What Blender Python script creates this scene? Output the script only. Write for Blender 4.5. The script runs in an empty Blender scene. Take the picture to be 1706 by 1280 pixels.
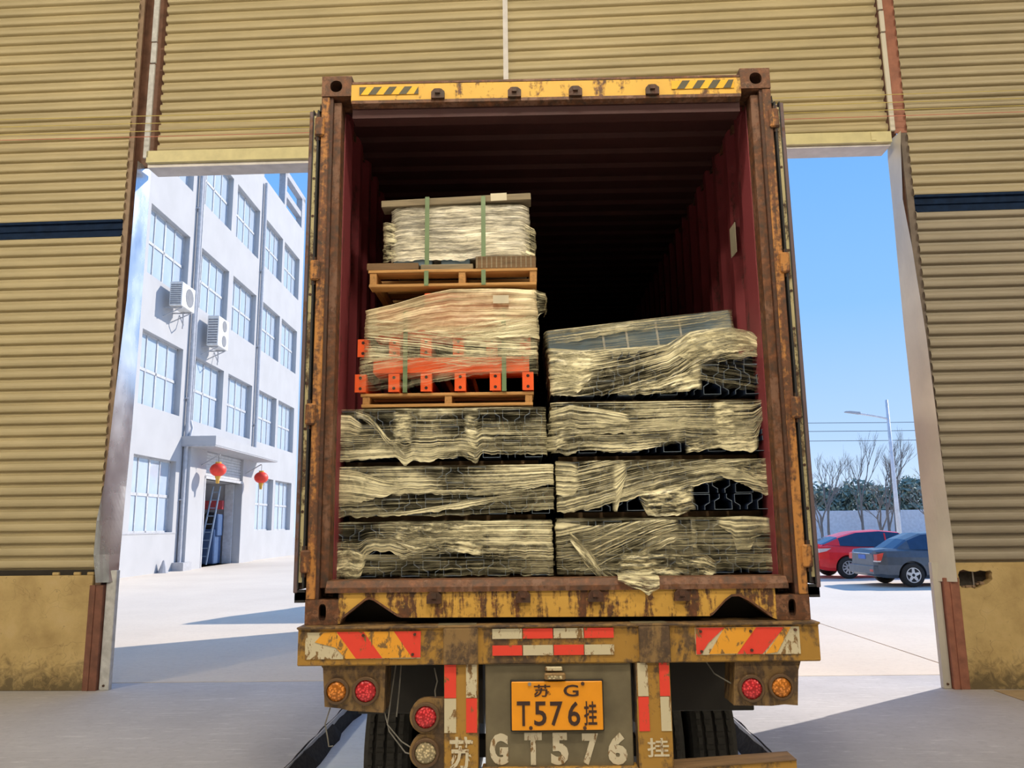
import bpy, bmesh, math, random
from mathutils import Vector, Matrix, noise as mnoise

# ---------------------------------------------------------------- camera, sky, sun, exposure
SC = bpy.context.scene
COL = SC.collection
R = math.radians
cam_d = bpy.data.cameras.new('camera'); cam = bpy.data.objects.new('camera', cam_d); COL.objects.link(cam)
SC.camera = cam
_yaw, _pit, _rol, _f = .0132, .1765, -.0123, 1321.2
fw = Vector((-math.sin(_yaw)*math.cos(_pit), math.cos(_yaw)*math.cos(_pit), math.sin(_pit)))
rt = Vector((math.cos(_yaw), math.sin(_yaw), 0)); up = rt.cross(fw)
r2 = math.cos(_rol)*rt + math.sin(_rol)*up; u2 = -math.sin(_rol)*rt + math.cos(_rol)*up
cam.matrix_world = Matrix(((r2.x, u2.x, -fw.x, -.1484), (r2.y, u2.y, -fw.y, -3.9638), (r2.z, u2.z, -fw.z, 1.75), (0, 0, 0, 1)))
cam_d.sensor_fit = 'HORIZONTAL'; cam_d.sensor_width = 36; cam_d.lens = _f/1706*36
cam_d.clip_start = .05; cam_d.clip_end = 1000

world = bpy.data.worlds.new('sky'); SC.world = world; world.use_nodes = True
wn = world.node_tree; wn.nodes.clear()
_tc = wn.nodes.new('ShaderNodeTexCoord'); _sx = wn.nodes.new('ShaderNodeSeparateXYZ')
_cr = wn.nodes.new('ShaderNodeValToRGB'); _bg = wn.nodes.new('ShaderNodeBackground'); _wo = wn.nodes.new('ShaderNodeOutputWorld')
wn.links.new(_tc.outputs['Generated'], _sx.inputs[0]); wn.links.new(_sx.outputs['Z'], _cr.inputs[0])
wn.links.new(_cr.outputs[0], _bg.inputs[0]); wn.links.new(_bg.outputs[0], _wo.inputs[0])
_e = _cr.color_ramp.elements
_e[0].position = 0.0; _e[0].color = (.62, .76, .92, 1)
_e[1].position = 1.0; _e[1].color = (.13, .36, .85, 1)
for _p, _c in ((.10, (.42, .61, .90, 1)), (.25, (.24, .49, .90, 1)), (.45, (.15, .40, .90, 1))):
    _x = _e.new(_p); _x.color = _c
_bg.inputs[1].default_value = 1.2

SUN_AZ, SUN_EL = R(36), R(32)          # from +X towards +Y, above the horizon
sun_d = bpy.data.lights.new('sun', 'SUN'); sun_d.energy = 5.3; sun_d.angle = R(.55); sun_d.color = (1, .90, .78)
sun = bpy.data.objects.new('sun', sun_d); COL.objects.link(sun); sun.location = (30, 30, 40)
_s = Vector((math.cos(SUN_AZ)*math.cos(SUN_EL), math.sin(SUN_AZ)*math.cos(SUN_EL), math.sin(SUN_EL)))
sun.rotation_euler = _s.to_track_quat('Z', 'Y').to_euler()
LAMP_POWER = 1100
vs = SC.view_settings
SC.display_settings.display_device = 'sRGB'
vs.view_transform = 'Standard'; vs.look = 'None'; vs.exposure = 0.0; vs.gamma = 1.0; vs.use_curve_mapping = False
SC.cycles.transparent_max_bounces = 24
SC.cycles.sample_clamp_indirect = 6

rnd = random.Random(7)

# ---------------------------------------------------------------- material helpers
class G:
    def __init__(s, name):
        s.m = bpy.data.materials.new(name); s.m.use_nodes = True
        s.nt = s.m.node_tree; s.b = s.nt.nodes['Principled BSDF']; s.out = s.nt.nodes['Material Output']
        s.tc = s.nt.nodes.new('ShaderNodeTexCoord')
    def n(s, t): return s.nt.nodes.new('ShaderNode'+t)
    def l(s, a, b): s.nt.links.new(a, b)
    def coord(s, scale=(1, 1, 1), kind='Object', rot=(0, 0, 0)):
        mp = s.n('Mapping'); mp.inputs['Scale'].default_value = scale; mp.inputs['Rotation'].default_value = rot
        s.l(s.tc.outputs[kind], mp.inputs[0]); return mp.outputs[0]
    def noise(s, vec, scale=5, detail=4, rough=.55, dist=0):
        t = s.n('TexNoise'); t.inputs['Scale'].default_value = scale; t.inputs['Detail'].default_value = detail
        t.inputs['Roughness'].default_value = rough; t.inputs['Distortion'].default_value = dist
        s.l(vec, t.inputs['Vector']); return t.outputs[0]
    def ramp(s, fac, stops, interp='LINEAR'):
        r = s.n('ValToRGB'); e = r.color_ramp.elements; r.color_ramp.interpolation = interp
        while len(e) < len(stops): e.new(.5)
        for k, (p, c) in enumerate(stops):
            e[k].position = p; e[k].color = (*c, 1) if hasattr(c, '__len__') else (c, c, c, 1)
        s.l(fac, r.inputs[0]); return r.outputs[0]
    def mix(s, fac, a, b, blend='MIX'):
        m = s.n('Mix'); m.data_type = 'RGBA'; m.blend_type = blend
        for v, i in ((fac, 0), (a, 6), (b, 7)):
            if hasattr(v, 'node'): s.l(v, m.inputs[i])
            elif i == 0: m.inputs[0].default_value = v
            else: m.inputs[i].default_value = (*v, 1)
        return m.outputs[2]
    def math(s, op, a, b=0.0, clamp=False):
        m = s.n('Math'); m.operation = op; m.use_clamp = clamp
        for v, i in ((a, 0), (b, 1)):
            if hasattr(v, 'node'): s.l(v, m.inputs[i])
            else: m.inputs[i].default_value = v
        return m.outputs[0]
    def bump(s, h, strength=.3, dist=.01):
        b = s.n('Bump'); b.inputs['Strength'].default_value = strength; b.inputs['Distance'].default_value = dist
        s.l(h, b.inputs['Height']); s.l(b.outputs[0], s.b.inputs['Normal'])
    def set(s, col=None, rough=None, metal=None):
        for v, k in ((col, 'Base Color'), (rough, 'Roughness'), (metal, 'Metallic')):
            if v is None: continue
            if hasattr(v, 'node'): s.l(v, s.b.inputs[k])
            else: s.b.inputs[k].default_value = (*v, 1) if k == 'Base Color' else v
        return s.m

def plain(name, col, rough=.6, metal=0, var=.12, scale=6):
    g = G(name); v = g.noise(g.coord(), scale, 4)
    lo = tuple(c*(1-var) for c in col); hi = tuple(min(1, c*(1+var)) for c in col)
    return g.set(g.ramp(v, [(.3, lo), (.7, hi)]), rough, metal)

def rusty(name, paint, rust=(.13, .05, .02), amount=.5, scale=9, stretch=(1, 1, .35), rough=.6, dark=(.05, .03, .02)):
    g = G(name)
    a = g.noise(g.coord(stretch), scale, 8, .68, .4)
    b = g.noise(g.coord(), scale*5, 5, .6)
    f = g.math('ADD', g.math('MULTIPLY', a, .75), g.math('MULTIPLY', b, .25))
    t = 1-amount
    mask = g.ramp(f, [(max(0, .42+t*.22-.05), 0.), (min(1, .42+t*.22+.02), 1.)])
    c0 = g.mix(g.noise(g.coord(stretch), 3, 5), tuple(x*.78 for x in paint), tuple(min(1, x*1.15) for x in paint))
    rc = g.ramp(g.noise(g.coord(), 28, 5), [(.3, dark), (.55, rust), (.8, tuple(min(1, x*2.2) for x in rust))])
    g.bump(g.math('ADD', mask, g.math('MULTIPLY', b, .4)), .35, .004)
    return g.set(g.mix(mask, c0, rc), rough, 0)

def wood(name, col, axis='x'):
    g = G(name); sc = {'x': (2, 30, 30), 'y': (30, 2, 30)}[axis]
    v = g.noise(g.coord(sc), 1.6, 5, .6, .6)
    m = g.noise(g.coord(), 2.2, 3)
    c = g.ramp(v, [(.25, tuple(x*.5 for x in col)), (.5, col), (.8, tuple(min(1, x*1.35) for x in col))])
    c = g.mix(g.math('MULTIPLY', m, .5), c, tuple(x*.35 for x in col))
    g.bump(v, .3, .003); return g.set(c, .75)

def emission_free(*a): pass

M = {}
# --- corrugated cladding
def sheet_mat(name, col):
    g = G(name)
    a = g.noise(g.coord((.35, 1, 1.2)), 2.2, 5, .6); d = g.noise(g.coord((1, 1, 6)), 7, 5, .7)
    c = g.mix(g.ramp(a, [(.35, 0.), (.7, 1.)]), tuple(x*.86 for x in col), tuple(x*1.08 for x in col))
    c = g.mix(g.ramp(d, [(.60, 0.), (.8, .28)]), c, (.18, .14, .08))
    return g.set(c, .48, 0)
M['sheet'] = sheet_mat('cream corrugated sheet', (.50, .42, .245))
M['sheet_dim'] = sheet_mat('dimly lit corrugated sheet', (.42, .355, .225))  # weaker light on the right wall put into a darker sheet colour
M['sheet_dimmest'] = sheet_mat('dimmest lit corrugated sheet', (.335, .29, .215))  # darker still, for the dimmer lower part of the right wall
M['hallwall'] = plain('dull hall wall', (.26, .24, .20), .8)
M['lintel'] = plain('pale yellow flashing', (.62, .56, .30), .45)
M['soffit'] = plain('off-white soffit flashing', (.68, .66, .66), .5)
def flash_mat():
    g = G('galvanised flashing'); v = g.noise(g.coord((1, 1, .5)), 3, 5)
    g.set(g.ramp(v, [(.3, (.60, .66, .74)), (.7, (.76, .82, .90))]), g.ramp(v, [(.3, .18), (.7, .34)]), .8); return g.m
M['flash'] = flash_mat()
def flash2():
    g = G('dull cream flashing'); v = g.noise(g.coord((1, 1, .5)), 2.5, 5)
    return g.set(g.ramp(v, [(.3, (.52, .49, .42)), (.7, (.68, .64, .54))]), .45, .12)
M['flash2'] = flash2()
M['brown'] = plain('brown primer steel', (.17, .085, .055), .55, 0, .3, 9)
M['brown_lit'] = plain('lit-face brown steel', (.27, .185, .12), .55, 0, .2, 9)  # paler copy of the column brown, for the flange face catching light
M['brown_dull'] = plain('dull brown flange', (.16, .125, .10), .6, 0, .2, 9)
M['brown_mid'] = plain('dark red-brown channel', (.20, .085, .055), .5, 0, .25, 9)
M['redbrown'] = plain('red-brown painted channel', (.30, .12, .075), .5, 0, .25, 9)
M['purlin'] = plain('dark blue purlin', (.007, .02, .055), .75, 0, .3, 12); M['purlin'].node_tree.nodes['Principled BSDF'].inputs['Specular IOR Level'].default_value = .15
M['palestrip'] = plain('pale grey timber strip', (.55, .56, .56), .6, 0, .18, 14)
def plaster():
    g = G('ochre stained plaster')
    v = g.noise(g.coord(), 2.3, 7, .6); k = g.noise(g.coord(), 9, 6, .7, 1.2)
    c = g.ramp(v, [(.3, (.40, .28, .115)), (.55, (.57, .42, .185)), (.75, (.63, .48, .25))])
    sp = g.n('SeparateXYZ'); g.l(g.tc.outputs['Object'], sp.inputs[0])
    h = g.math('ADD', sp.outputs['Z'], g.math('MULTIPLY', g.math('SUBTRACT', k, .5), .9))
    c = g.mix(g.ramp(h, [(.02, .85), (.34, 0.)]), c, (.10, .075, .04))
    c = g.mix(g.ramp(k, [(.63, 0.), (.70, .6)]), c, (.16, .11, .05))
    vo = g.n('TexVoronoi'); vo.feature = 'DISTANCE_TO_EDGE'; vo.inputs['Scale'].default_value = 1.5
    wv = g.n('VectorMath'); wv.operation = 'ADD'; ns = g.n('TexNoise'); ns.inputs['Scale'].default_value = 3
    g.l(g.tc.outputs['Object'], ns.inputs['Vector']); g.l(g.tc.outputs['Object'], wv.inputs[0]); g.l(ns.outputs[1], wv.inputs[1]); g.l(wv.outputs[0], vo.inputs['Vector'])
    c = g.mix(g.ramp(vo.outputs[0], [(.0, .35), (.006, 0.)]), c, (.07, .05, .03))
    g.bump(g.math('ADD', v, g.math('MULTIPLY', k, .5)), .4, .02)
    return g.set(c, .85)
M['plaster'] = plaster()
M['hole_shade'] = plain('dark rubble', (.05, .042, .035), .9, 0, .4, 20)  # dark backing colour carries the shade inside the plinth hole
M['gapdark'] = plain('dark gap shade', (.03, .025, .02), .9)  # dark strip colour stands for shade in the gap over the plinth
def concrete(name, a, b, scr, sc=1.0):
    g = G(name)
    v = g.noise(g.coord(), .55*sc, 7, .62); k = g.noise(g.coord(), 14, 5, .7)
    w = g.noise(g.coord((.8, 5.0, 1), rot=(0, 0, .3)), 3.6, 7, .72, .6)
    c = g.mix(g.ramp(v, [(.32, 0.), (.68, 1.)]), a, b)
    c = g.mix(g.ramp(w, [(.55, 0.), (.68, .6)]), c, scr)
    c = g.mix(g.ramp(k, [(.35, .18), (.5, 0.)]), c, tuple(x*.6 for x in a))
    g.bump(k, .15, .006)
    return g.set(c, .72)
M['floor'] = concrete('worn hall concrete', (.42, .41, .42), (.54, .53, .545), (.72, .71, .71))
M['yard'] = concrete('sunlit yard concrete', (.66, .575, .475), (.76, .675, .565), (.60, .49, .39), .5)
M['lane'] = concrete('pale lane slab', (.72, .79, .88), (.82, .88, .95), (.6, .66, .75))
M['kerb'] = plain('dirty dark kerb', (.035, .03, .025), .95, 0, .5, 25)
M['joint'] = plain('dark joint', (.06, .055, .05), .9)
# --- container
YEL = (.74, .44, .07)
M['c_yellow'] = rusty('container yellow paint', YEL, amount=.30, scale=7)
M['c_sill'] = rusty('rust-streaked yellow sill', (.66, .38, .07), amount=.45, scale=8, stretch=(1.6, 1, .28))
M['c_post'] = rusty('rusted orange post', (.48, .21, .05), amount=.68, scale=9, stretch=(1, 1, .12))
M['c_brown'] = rusty('rusted brown frame', (.20, .10, .06), amount=.75, scale=10, stretch=(1, 1, .3))
M['c_cast'] = rusty('rusted corner casting', (.22, .10, .05), amount=.8, scale=16, stretch=(1, 1, 1))
M['c_rust'] = rusty('heavy rust', (.10, .035, .02), rust=(.07, .028, .014), amount=.9, scale=20, stretch=(1, 1, 1))
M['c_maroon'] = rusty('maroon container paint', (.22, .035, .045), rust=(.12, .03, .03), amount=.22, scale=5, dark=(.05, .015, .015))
M['c_roof'] = plain('shade-darkened maroon', (.05, .012, .012), .7)  # maroon darkened to deepen the shade inside the container
M['c_floor'] = wood('container floor ply', (.12, .07, .035), 'y')
M['c_door'] = rusty('purple-grey door paint', (.13, .09, .10), amount=.3, scale=6)
M['c_strip'] = rusty('pale yellow gasket strip', (.55, .48, .26), rust=(.16, .1, .05), amount=.45, scale=14, stretch=(1, 1, .35))
M['rubber'] = plain('black rubber', (.018, .018, .02), .7)
M['hz_yellow'] = plain('hazard yellow', (.85, .47, .02), .5)
M['hz_black'] = plain('hazard grey-black', (.085, .08, .05), .6)
M['paper'] = plain('paper label', (.62, .56, .42), .8)
# --- trailer
M['t_yellow'] = rusty('trailer dirty yellow', (.40, .215, .035), rust=(.12, .07, .03), amount=.46, scale=6, stretch=(1, 1, .4))
M['t_brown'] = rusty('trailer brown-yellow', (.25, .15, .055), rust=(.10, .06, .03), amount=.55, scale=7)
M['t_panel'] = plain('olive grey panel', (.145, .12, .07), .7, 0, .25, 7)
M['t_dark'] = plain('dark chassis', (.022, .018, .015), .8)
M['t_flap'] = plain('dark mudguard', (.03, .026, .022), .8)
def worn(name, col, amt=.35, sc=18):
    g = G(name); v = g.noise(g.coord((1, 1, .5)), sc, 8, .7, .5)
    m = g.ramp(v, [(.52-.15*amt+.08, 0.), (.56-.15*amt+.08, 1.)])
    return g.set(g.mix(m, col, (.22, .12, .04)), .55)
M['d_red'] = worn('worn red reflector', (.78, .055, .03), .15)
M['d_orange'] = worn('worn orange reflector', (.80, .36, .03), .4)
M['d_white'] = worn('worn cream reflector', (.60, .53, .36), .45, 22)
M['stencil'] = worn('worn white stencil paint', (.62, .55, .40), .35, 30)
M['plate'] = plain('amber number plate', (.86, .33, .01), .4, 0, .06)
M['plate_ink'] = plain('dark plate ink', (.045, .02, .015), .5)
def lens(name, col):
    g = G(name); vo = g.n('TexVoronoi'); vo.inputs['Scale'].default_value = 90; g.l(g.tc.outputs['Object'], vo.inputs['Vector'])
    c = g.ramp(vo.outputs[0], [(.1, tuple(min(1, x*1.5+.04) for x in col)), (.6, tuple(x*.5 for x in col))])
    g.bump(vo.outputs[0], .5, .004); return g.set(c, .25)
M['l_red'] = lens('red lens', (.75, .03, .04)); M['l_amber'] = lens('amber lens', (.72, .22, .02)); M['l_clear'] = lens('clear lens', (.55, .45, .26))
M['l_rim'] = plain('lamp rim', (.10, .055, .025), .6)
M['tyre'] = plain('tyre rubber', (.030, .027, .023), .85, 0, .3, 30)
M['steel'] = plain('bare steel', (.4, .38, .36), .4, .7)
M['wire'] = plain('grey wire', (.16, .15, .13), .6)
# --- cargo
M['up_side'] = plain('navy coated steel', (.024, .042, .095), .45, 0, .2, 4)
M['up_edge'] = plain('cut steel edge', (.17, .22, .28), .45, .2, .2, 30)
M['orange'] = plain('orange powder coat', (.90, .115, .02), .45, 0, .1, 8)
M['hole'] = plain('dark hole disc', (.03, .01, .008), .8)
M['pallet'] = wood('pallet pine', (.62, .33, .11), 'x')
M['pallet_y'] = wood('pallet pine stringer', (.55, .28, .09), 'y')
M['old_wood'] = wood('old brown timber', (.22, .13, .06), 'x')
M['grey_wood'] = wood('grey timber', (.30, .24, .15), 'x')
M['carton'] = plain('grey-white carton', (.50, .50, .47), .7)
M['bluebox'] = plain('blue-grey carton', (.13, .20, .26), .55, 0, .3, 4)
M['strap'] = plain('green strap', (.16, .24, .12), .4)
def film_mat(name, lo, hi, tint=(.78, .72, .50), dark=(.30, .27, .17), su=1.3, sv=120, bias=0.0):
    g = G(name)
    uv = 'UV'
    s1 = g.noise(g.coord((su, sv, 1), uv), 1, 5, .65, .25)
    s2 = g.noise(g.coord((su*2.5, sv*3.0, 1), uv), 1, 3, .6, .15)
    s3 = g.noise(g.coord((13, 24, 1), uv), 1, 6, .65, 1.4)
    s4 = g.noise(g.coord((2.2, 5, 1), uv), 1, 3, .5, .4)
    v = g.math('SUBTRACT', g.math('ADD', g.math('ADD', g.math('MULTIPLY', s1, .42), g.math('MULTIPLY', s2, .24)),
               g.math('ADD', g.math('MULTIPLY', s3, .12), g.math('MULTIPLY', s4, .30))), .04)
    op = g.ramp(v, [(.455-bias, lo), (.505-bias, lo+(hi-lo)*.35), (.56-bias, hi)])
    col = g.ramp(v, [(.42-bias, dark), (.58-bias, tint), (.70-bias, (min(1, tint[0]*1.18), min(1, tint[1]*1.18), min(1, tint[2]*1.25)))])
    g.set(col, .32); g.b.inputs['Specular IOR Level'].default_value = .6
    g.bump(v, .4, .010)
    at = g.n('Attribute'); at.attribute_name = 'fade'; op = g.math('MULTIPLY', op, at.outputs['Fac'])
    tr = g.n('BsdfTransparent'); mx = g.n('MixShader')
    g.l(op, mx.inputs[0]); g.l(tr.outputs[0], mx.inputs[1]); g.l(g.b.outputs[0], mx.inputs[2]); g.l(mx.outputs[0], g.out.inputs['Surface'])
    return g.m
TI, DK = (.90, .83, .54), (.12, .105, .055)
M['film_thin'] = film_mat('thin stretch film', .03, .42, TI, DK)
M['film'] = film_mat('stretch film', .05, .95, TI, DK, sv=140, bias=.003)
M['film_dense'] = film_mat('dense stretch film', .55, .97, (.90, .76, .48), (.36, .27, .14), bias=.03)
M['film_heavy'] = film_mat('heavy stretch film', .12, .97, TI, DK, bias=.016)
M['film_white'] = film_mat('white stretch film', .55, .98, (.88, .82, .64), (.20, .18, .13), su=6, sv=95, bias=.01)
M['film_crumple'] = film_mat('crumpled stretch film', .10, .92, TI, DK, su=8, sv=45, bias=.01)
# --- outdoors
M['b_wall'] = plain('white factory render', (.455, .465, .485), .8, 0, .05, .7)
M['b_trim'] = plain('grey render', (.42, .43, .46), .8)
M['b_frame'] = plain('white window frame', (.52, .535, .56), .5)
def glass():
    g = G('blue window glass'); v = g.noise(g.coord(), .8, 3)
    g.set(g.ramp(v, [(.35, (.40, .49, .60)), (.65, (.50, .58, .67))]), .08, 0); g.b.inputs['Specular IOR Level'].default_value = .8; return g.m
M['glass'] = glass()
M['b_pipe'] = plain('grey downpipe', (.46, .48, .52), .5)
M['ac_white'] = plain('air conditioner casing', (.72, .72, .70), .5)
M['ac_grille'] = plain('air conditioner grille', (.22, .23, .25), .6)
M['lantern'] = plain('red lantern', (.85, .05, .025), .5)
M['gold'] = plain('gold fringe', (.75, .42, .06), .5)
M['shutter'] = plain('grey roller shutter', (.55, .56, .58), .5)
M['blue_steel'] = plain('blue steelwork', (.06, .12, .26), .5)
M['blue_light'] = plain('pale blue steelwork', (.30, .40, .55), .5)
M['red_steel'] = plain('red steelwork', (.50, .06, .07), .5)
M['indoor'] = plain('shop interior', (.40, .42, .46), .8)
M['bark'] = plain('grey bark', (.22, .19, .17), .9)
M['leaf'] = plain('haze-greyed evergreen', (.22, .27, .21), .8, 0, .4, 1.5)  # distance haze put into a greyed, lightened leaf colour
M['fence'] = plain('pale boundary wall', (.70, .71, .76), .8)
M['pole'] = plain('white lamp pole', (.74, .75, .78), .5)
M['cable'] = plain('black cable', (.05, .05, .06), .6)
M['car_red'] = plain('red car paint', (.92, .03, .035), .22, 0, .05)
M['car_grey'] = plain('dark grey-blue car paint', (.10, .12, .15), .2, .3, .1)
M['car_glass'] = plain('car glass', (.02, .05, .12), .06)
M['car_black'] = plain('car black trim', (.02, .02, .022), .6)
M['alloy'] = plain('alloy rim', (.62, .63, .65), .3, .7)
M['tail'] = plain('tail lamp red', (.75, .06, .03), .25)
M['tail_clear'] = plain('tail lamp clear', (.75, .62, .58), .2)
M['cplate'] = plain('blue car plate', (.06, .16, .55), .4)
M['lampglass'] = plain('lamp reflector', (.8, .78, .7), .4)
M['string_y'] = plain('yellow string', (.55, .45, .14), .7); M['string_r'] = plain('pink string', (.55, .20, .14), .7)
M['card'] = plain('brown cardboard', (.42, .32, .19), .8)

# ---------------------------------------------------------------- mesh helpers
class MB:
    def __init__(s): s.v = []; s.f = []; s.mi = []; s.uv = None
    def add(s, vs, fs, mi=0):
        o = len(s.v); s.v += [tuple(p) for p in vs]; s.f += [tuple(i+o for i in f) for f in fs]; s.mi += [mi]*len(fs); return s
    def box(s, x0, x1, y0, y1, z0, z1, mi=0, c=0):
        if c <= 0:
            return s.add([(x0, y0, z0), (x1, y0, z0), (x1, y1, z0), (x0, y1, z0), (x0, y0, z1), (x1, y0, z1), (x1, y1, z1), (x0, y1, z1)],
                         [(0, 3, 2, 1), (4, 5, 6, 7), (0, 1, 5, 4), (1, 2, 6, 5), (2, 3, 7, 6), (3, 0, 4, 7)], mi)
        bm = bmesh.new(); vs = [bm.verts.new(p) for p in [(x0, y0, z0), (x1, y0, z0), (x1, y1, z0), (x0, y1, z0), (x0, y0, z1), (x1, y0, z1), (x1, y1, z1), (x0, y1, z1)]]
        for f in [(0, 3, 2, 1), (4, 5, 6, 7), (0, 1, 5, 4), (1, 2, 6, 5), (2, 3, 7, 6), (3, 0, 4, 7)]: bm.faces.new([vs[i] for i in f])
        bmesh.ops.bevel(bm, geom=bm.edges[:], offset=c, segments=1, affect='EDGES')
        bm.verts.index_update()
        s.add([v.co[:] for v in bm.verts], [[v.index for v in f.verts] for f in bm.faces], mi); bm.free(); return s
    def prism(s, poly, a0, a1, axis='y', mi=0, cap=None):
        """poly: 2-D points (CCW or not) in the two other axes, extruded along axis from a0 to a1"""
        def P(p, a): return {'y': (p[0], a, p[1]), 'x': (a, p[0], p[1]), 'z': (p[0], p[1], a)}[axis]
        n = len(poly); o = len(s.v)
        s.v += [P(p, a0) for p in poly]+[P(p, a1) for p in poly]
        for i in range(n):
            j = (i+1) % n; s.f.append((o+i, o+j, o+n+j, o+n+i)); s.mi.append(mi)
        c = mi if cap is None else cap
        s.f.append(tuple(o+i for i in range(n))); s.mi.append(c)
        s.f.append(tuple(o+n+i for i in reversed(range(n)))); s.mi.append(c); return s
    def ribbon(s, prof, a0, a1, axis='x', mi=0):
        """open profile swept along axis"""
        def P(p, a): return {'y': (p[0], a, p[1]), 'x': (a, p[0], p[1]), 'z': (p[0], p[1], a)}[axis]
        n = len(prof); o = len(s.v)
        s.v += [P(p, a0) for p in prof]+[P(p, a1) for p in prof]
        for i in range(n-1): s.f.append((o+i, o+i+1, o+n+i+1, o+n+i)); s.mi.append(mi)
        return s
    def tube(s, pts, r, n=6, mi=0, r1=None):
        pts = [Vector(p) for p in pts]; o = len(s.v); m = len(pts); prev = None
        for k, p in enumerate(pts):
            t = (pts[min(k+1, m-1)]-pts[max(k-1, 0)]).normalized()
            ref = Vector((0, 0, 1)) if abs(t.z) < .9 else Vector((1, 0, 0))
            a = t.cross(ref).normalized()
            if prev is not None and a.dot(prev) < 0: a = -a
            prev = a; b = t.cross(a)
            rr = r if r1 is None else r+(r1-r)*k/max(1, m-1)
            for i in range(n):
                q = 2*math.pi*i/n; s.v.append(tuple(p+a*(rr*math.cos(q))+b*(rr*math.sin(q))))
        for k in range(m-1):
            for i in range(n):
                j = (i+1) % n; s.f.append((o+k*n+i, o+k*n+j, o+(k+1)*n+j, o+(k+1)*n+i)); s.mi.append(mi)
        s.f.append(tuple(o+i for i in reversed(range(n)))); s.f.append(tuple(o+(m-1)*n+i for i in range(n))); s.mi += [mi, mi]; return s
    def lathe(s, prof, c=(0, 0, 0), axis='y', n=24, mi=0):
        """prof: (along, radius) pairs"""
        o = len(s.v); m = len(prof)
        for a, r in prof:
            for i in range(n):
                q = 2*math.pi*i/n; x, y = r*math.cos(q), r*math.sin(q)
                p = {'y': (x, a, y), 'x': (a, x, y), 'z': (x, y, a)}[axis]
                s.v.append((p[0]+c[0], p[1]+c[1], p[2]+c[2]))
        for k in range(m-1):
            for i in range(n):
                j = (i+1) % n; s.f.append((o+k*n+i, o+k*n+j, o+(k+1)*n+j, o+(k+1)*n+i)); s.mi.append(mi)
        if prof[0][1] > 1e-6: s.f.append(tuple(o+i for i in reversed(range(n)))); s.mi.append(mi)
        if prof[-1][1] > 1e-6: s.f.append(tuple(o+(m-1)*n+i for i in range(n))); s.mi.append(mi)
        return s
    def quad(s, a, b, c, d, mi=0): return s.add([a, b, c, d], [(0, 1, 2, 3)], mi)
    def mesh(s, name, mats, off=(0, 0, 0), smooth=False, recalc=True):
        me = bpy.data.meshes.new(name)
        me.from_pydata([(x-off[0], y-off[1], z-off[2]) for x, y, z in s.v], [], s.f)
        for m in (mats if isinstance(mats, (list, tuple)) else [mats]): me.materials.append(m)
        if any(s.mi): me.polygons.foreach_set('material_index', s.mi)
        if s.uv:
            l = me.uv_layers.new(name='UVMap')
            for lp in me.loops: l.data[lp.index].uv = s.uv[lp.vertex_index]
        if recalc:
            bm = bmesh.new(); bm.from_mesh(me); bmesh.ops.recalc_face_normals(bm, faces=bm.faces); bm.to_mesh(me); bm.free()
        if smooth: me.polygons.foreach_set('use_smooth', [True]*len(me.polygons))
        me.update(); return me

def root_loc(p):
    v = Vector((0, 0, 0))
    while p is not None: v = v+p.location; p = p.parent
    return v
def link(name, me, parent=None, loc=(0, 0, 0), rot=(0, 0, 0)):
    o = bpy.data.objects.new(name, me); COL.objects.link(o); o.location = loc; o.rotation_euler = rot
    if parent is not None: o.parent = parent
    return o
def build(name, mb, mat, parent=None, world=True, smooth=False, label=None, recalc=True):
    """mb is in world coordinates when world, else in the root's own frame"""
    off = root_loc(parent) if (world and parent is not None) else (0, 0, 0)
    o = link(name, mb.mesh(name, mat, off, smooth, recalc), parent)
    if label: o['label'] = label
    return o
def tag(o, label=None, cat=None, group=None, kind=None):
    for k, v in (('label', label), ('category', cat), ('group', group), ('kind', kind)):
        if v: o[k] = v
    return o
def thing(name, label, cat, loc=(0, 0, 0), rotz=0, group=None):
    o = bpy.data.objects.new(name, None); COL.objects.link(o); o.location = loc; o.rotation_euler = (0, 0, rotz)
    o.empty_display_size = .1
    return tag(o, label, cat, group)
def single(name, mb, mat, label, cat, base=None, group=None, smooth=False, rot=(0, 0, 0)):
    """a thing that is one mesh; base = its origin in world space"""
    base = base or (0, 0, 0)
    o = link(name, mb.mesh(name, mat, base, smooth), None, base, rot)
    return tag(o, label, cat, group)
def struct(name, loc=(0, 0, 0), rotz=0):
    o = bpy.data.objects.new(name, None); COL.objects.link(o); o.location = loc; o.rotation_euler = (0, 0, rotz); o['kind'] = 'structure'; return o
def smesh(name, mb, mat, loc=(0, 0, 0), rotz=0, smooth=False):
    o = link(name, mb.mesh(name, mat, (0, 0, 0), smooth), None, loc, (0, 0, rotz)); o['kind'] = 'structure'; return o
def copies(name, me, parent, places):
    return [link(name, me, parent, p) for p in places]

def ring_face(mb, rect, hole, P, mi=0):
    """face between a rectangle and a polygon hole (both 2-D), P maps 2-D to 3-D"""
    x0, x1, z0, z1 = rect; n = len(hole)
    cx = sum(h[0] for h in hole)/n; cz = sum(h[1] for h in hole)/n
    outer = []
    for h in hole:
        dx, dz = h[0]-cx, h[1]-cz
        t = min([((x1 if dx > 0 else x0)-cx)/dx if abs(dx) > 1e-9 else 1e9, ((z1 if dz > 0 else z0)-cz)/dz if abs(dz) > 1e-9 else 1e9])
        outer.append([cx+dx*t, cz+dz*t])
    for c in ((x0, z0), (x1, z0), (x1, z1), (x0, z1)):       # snap nearest point to each corner
        k = min(range(n), key=lambda i: (outer[i][0]-c[0])**2+(outer[i][1]-c[1])**2); outer[k] = list(c)
    o = len(mb.v); mb.v += [P(*p) for p in outer]+[P(*p) for p in hole]
    for i in range(n):
        j = (i+1) % n; mb.f.append((o+i, o+j, o+n+j, o+n+i)); mb.mi.append(mi)
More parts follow.
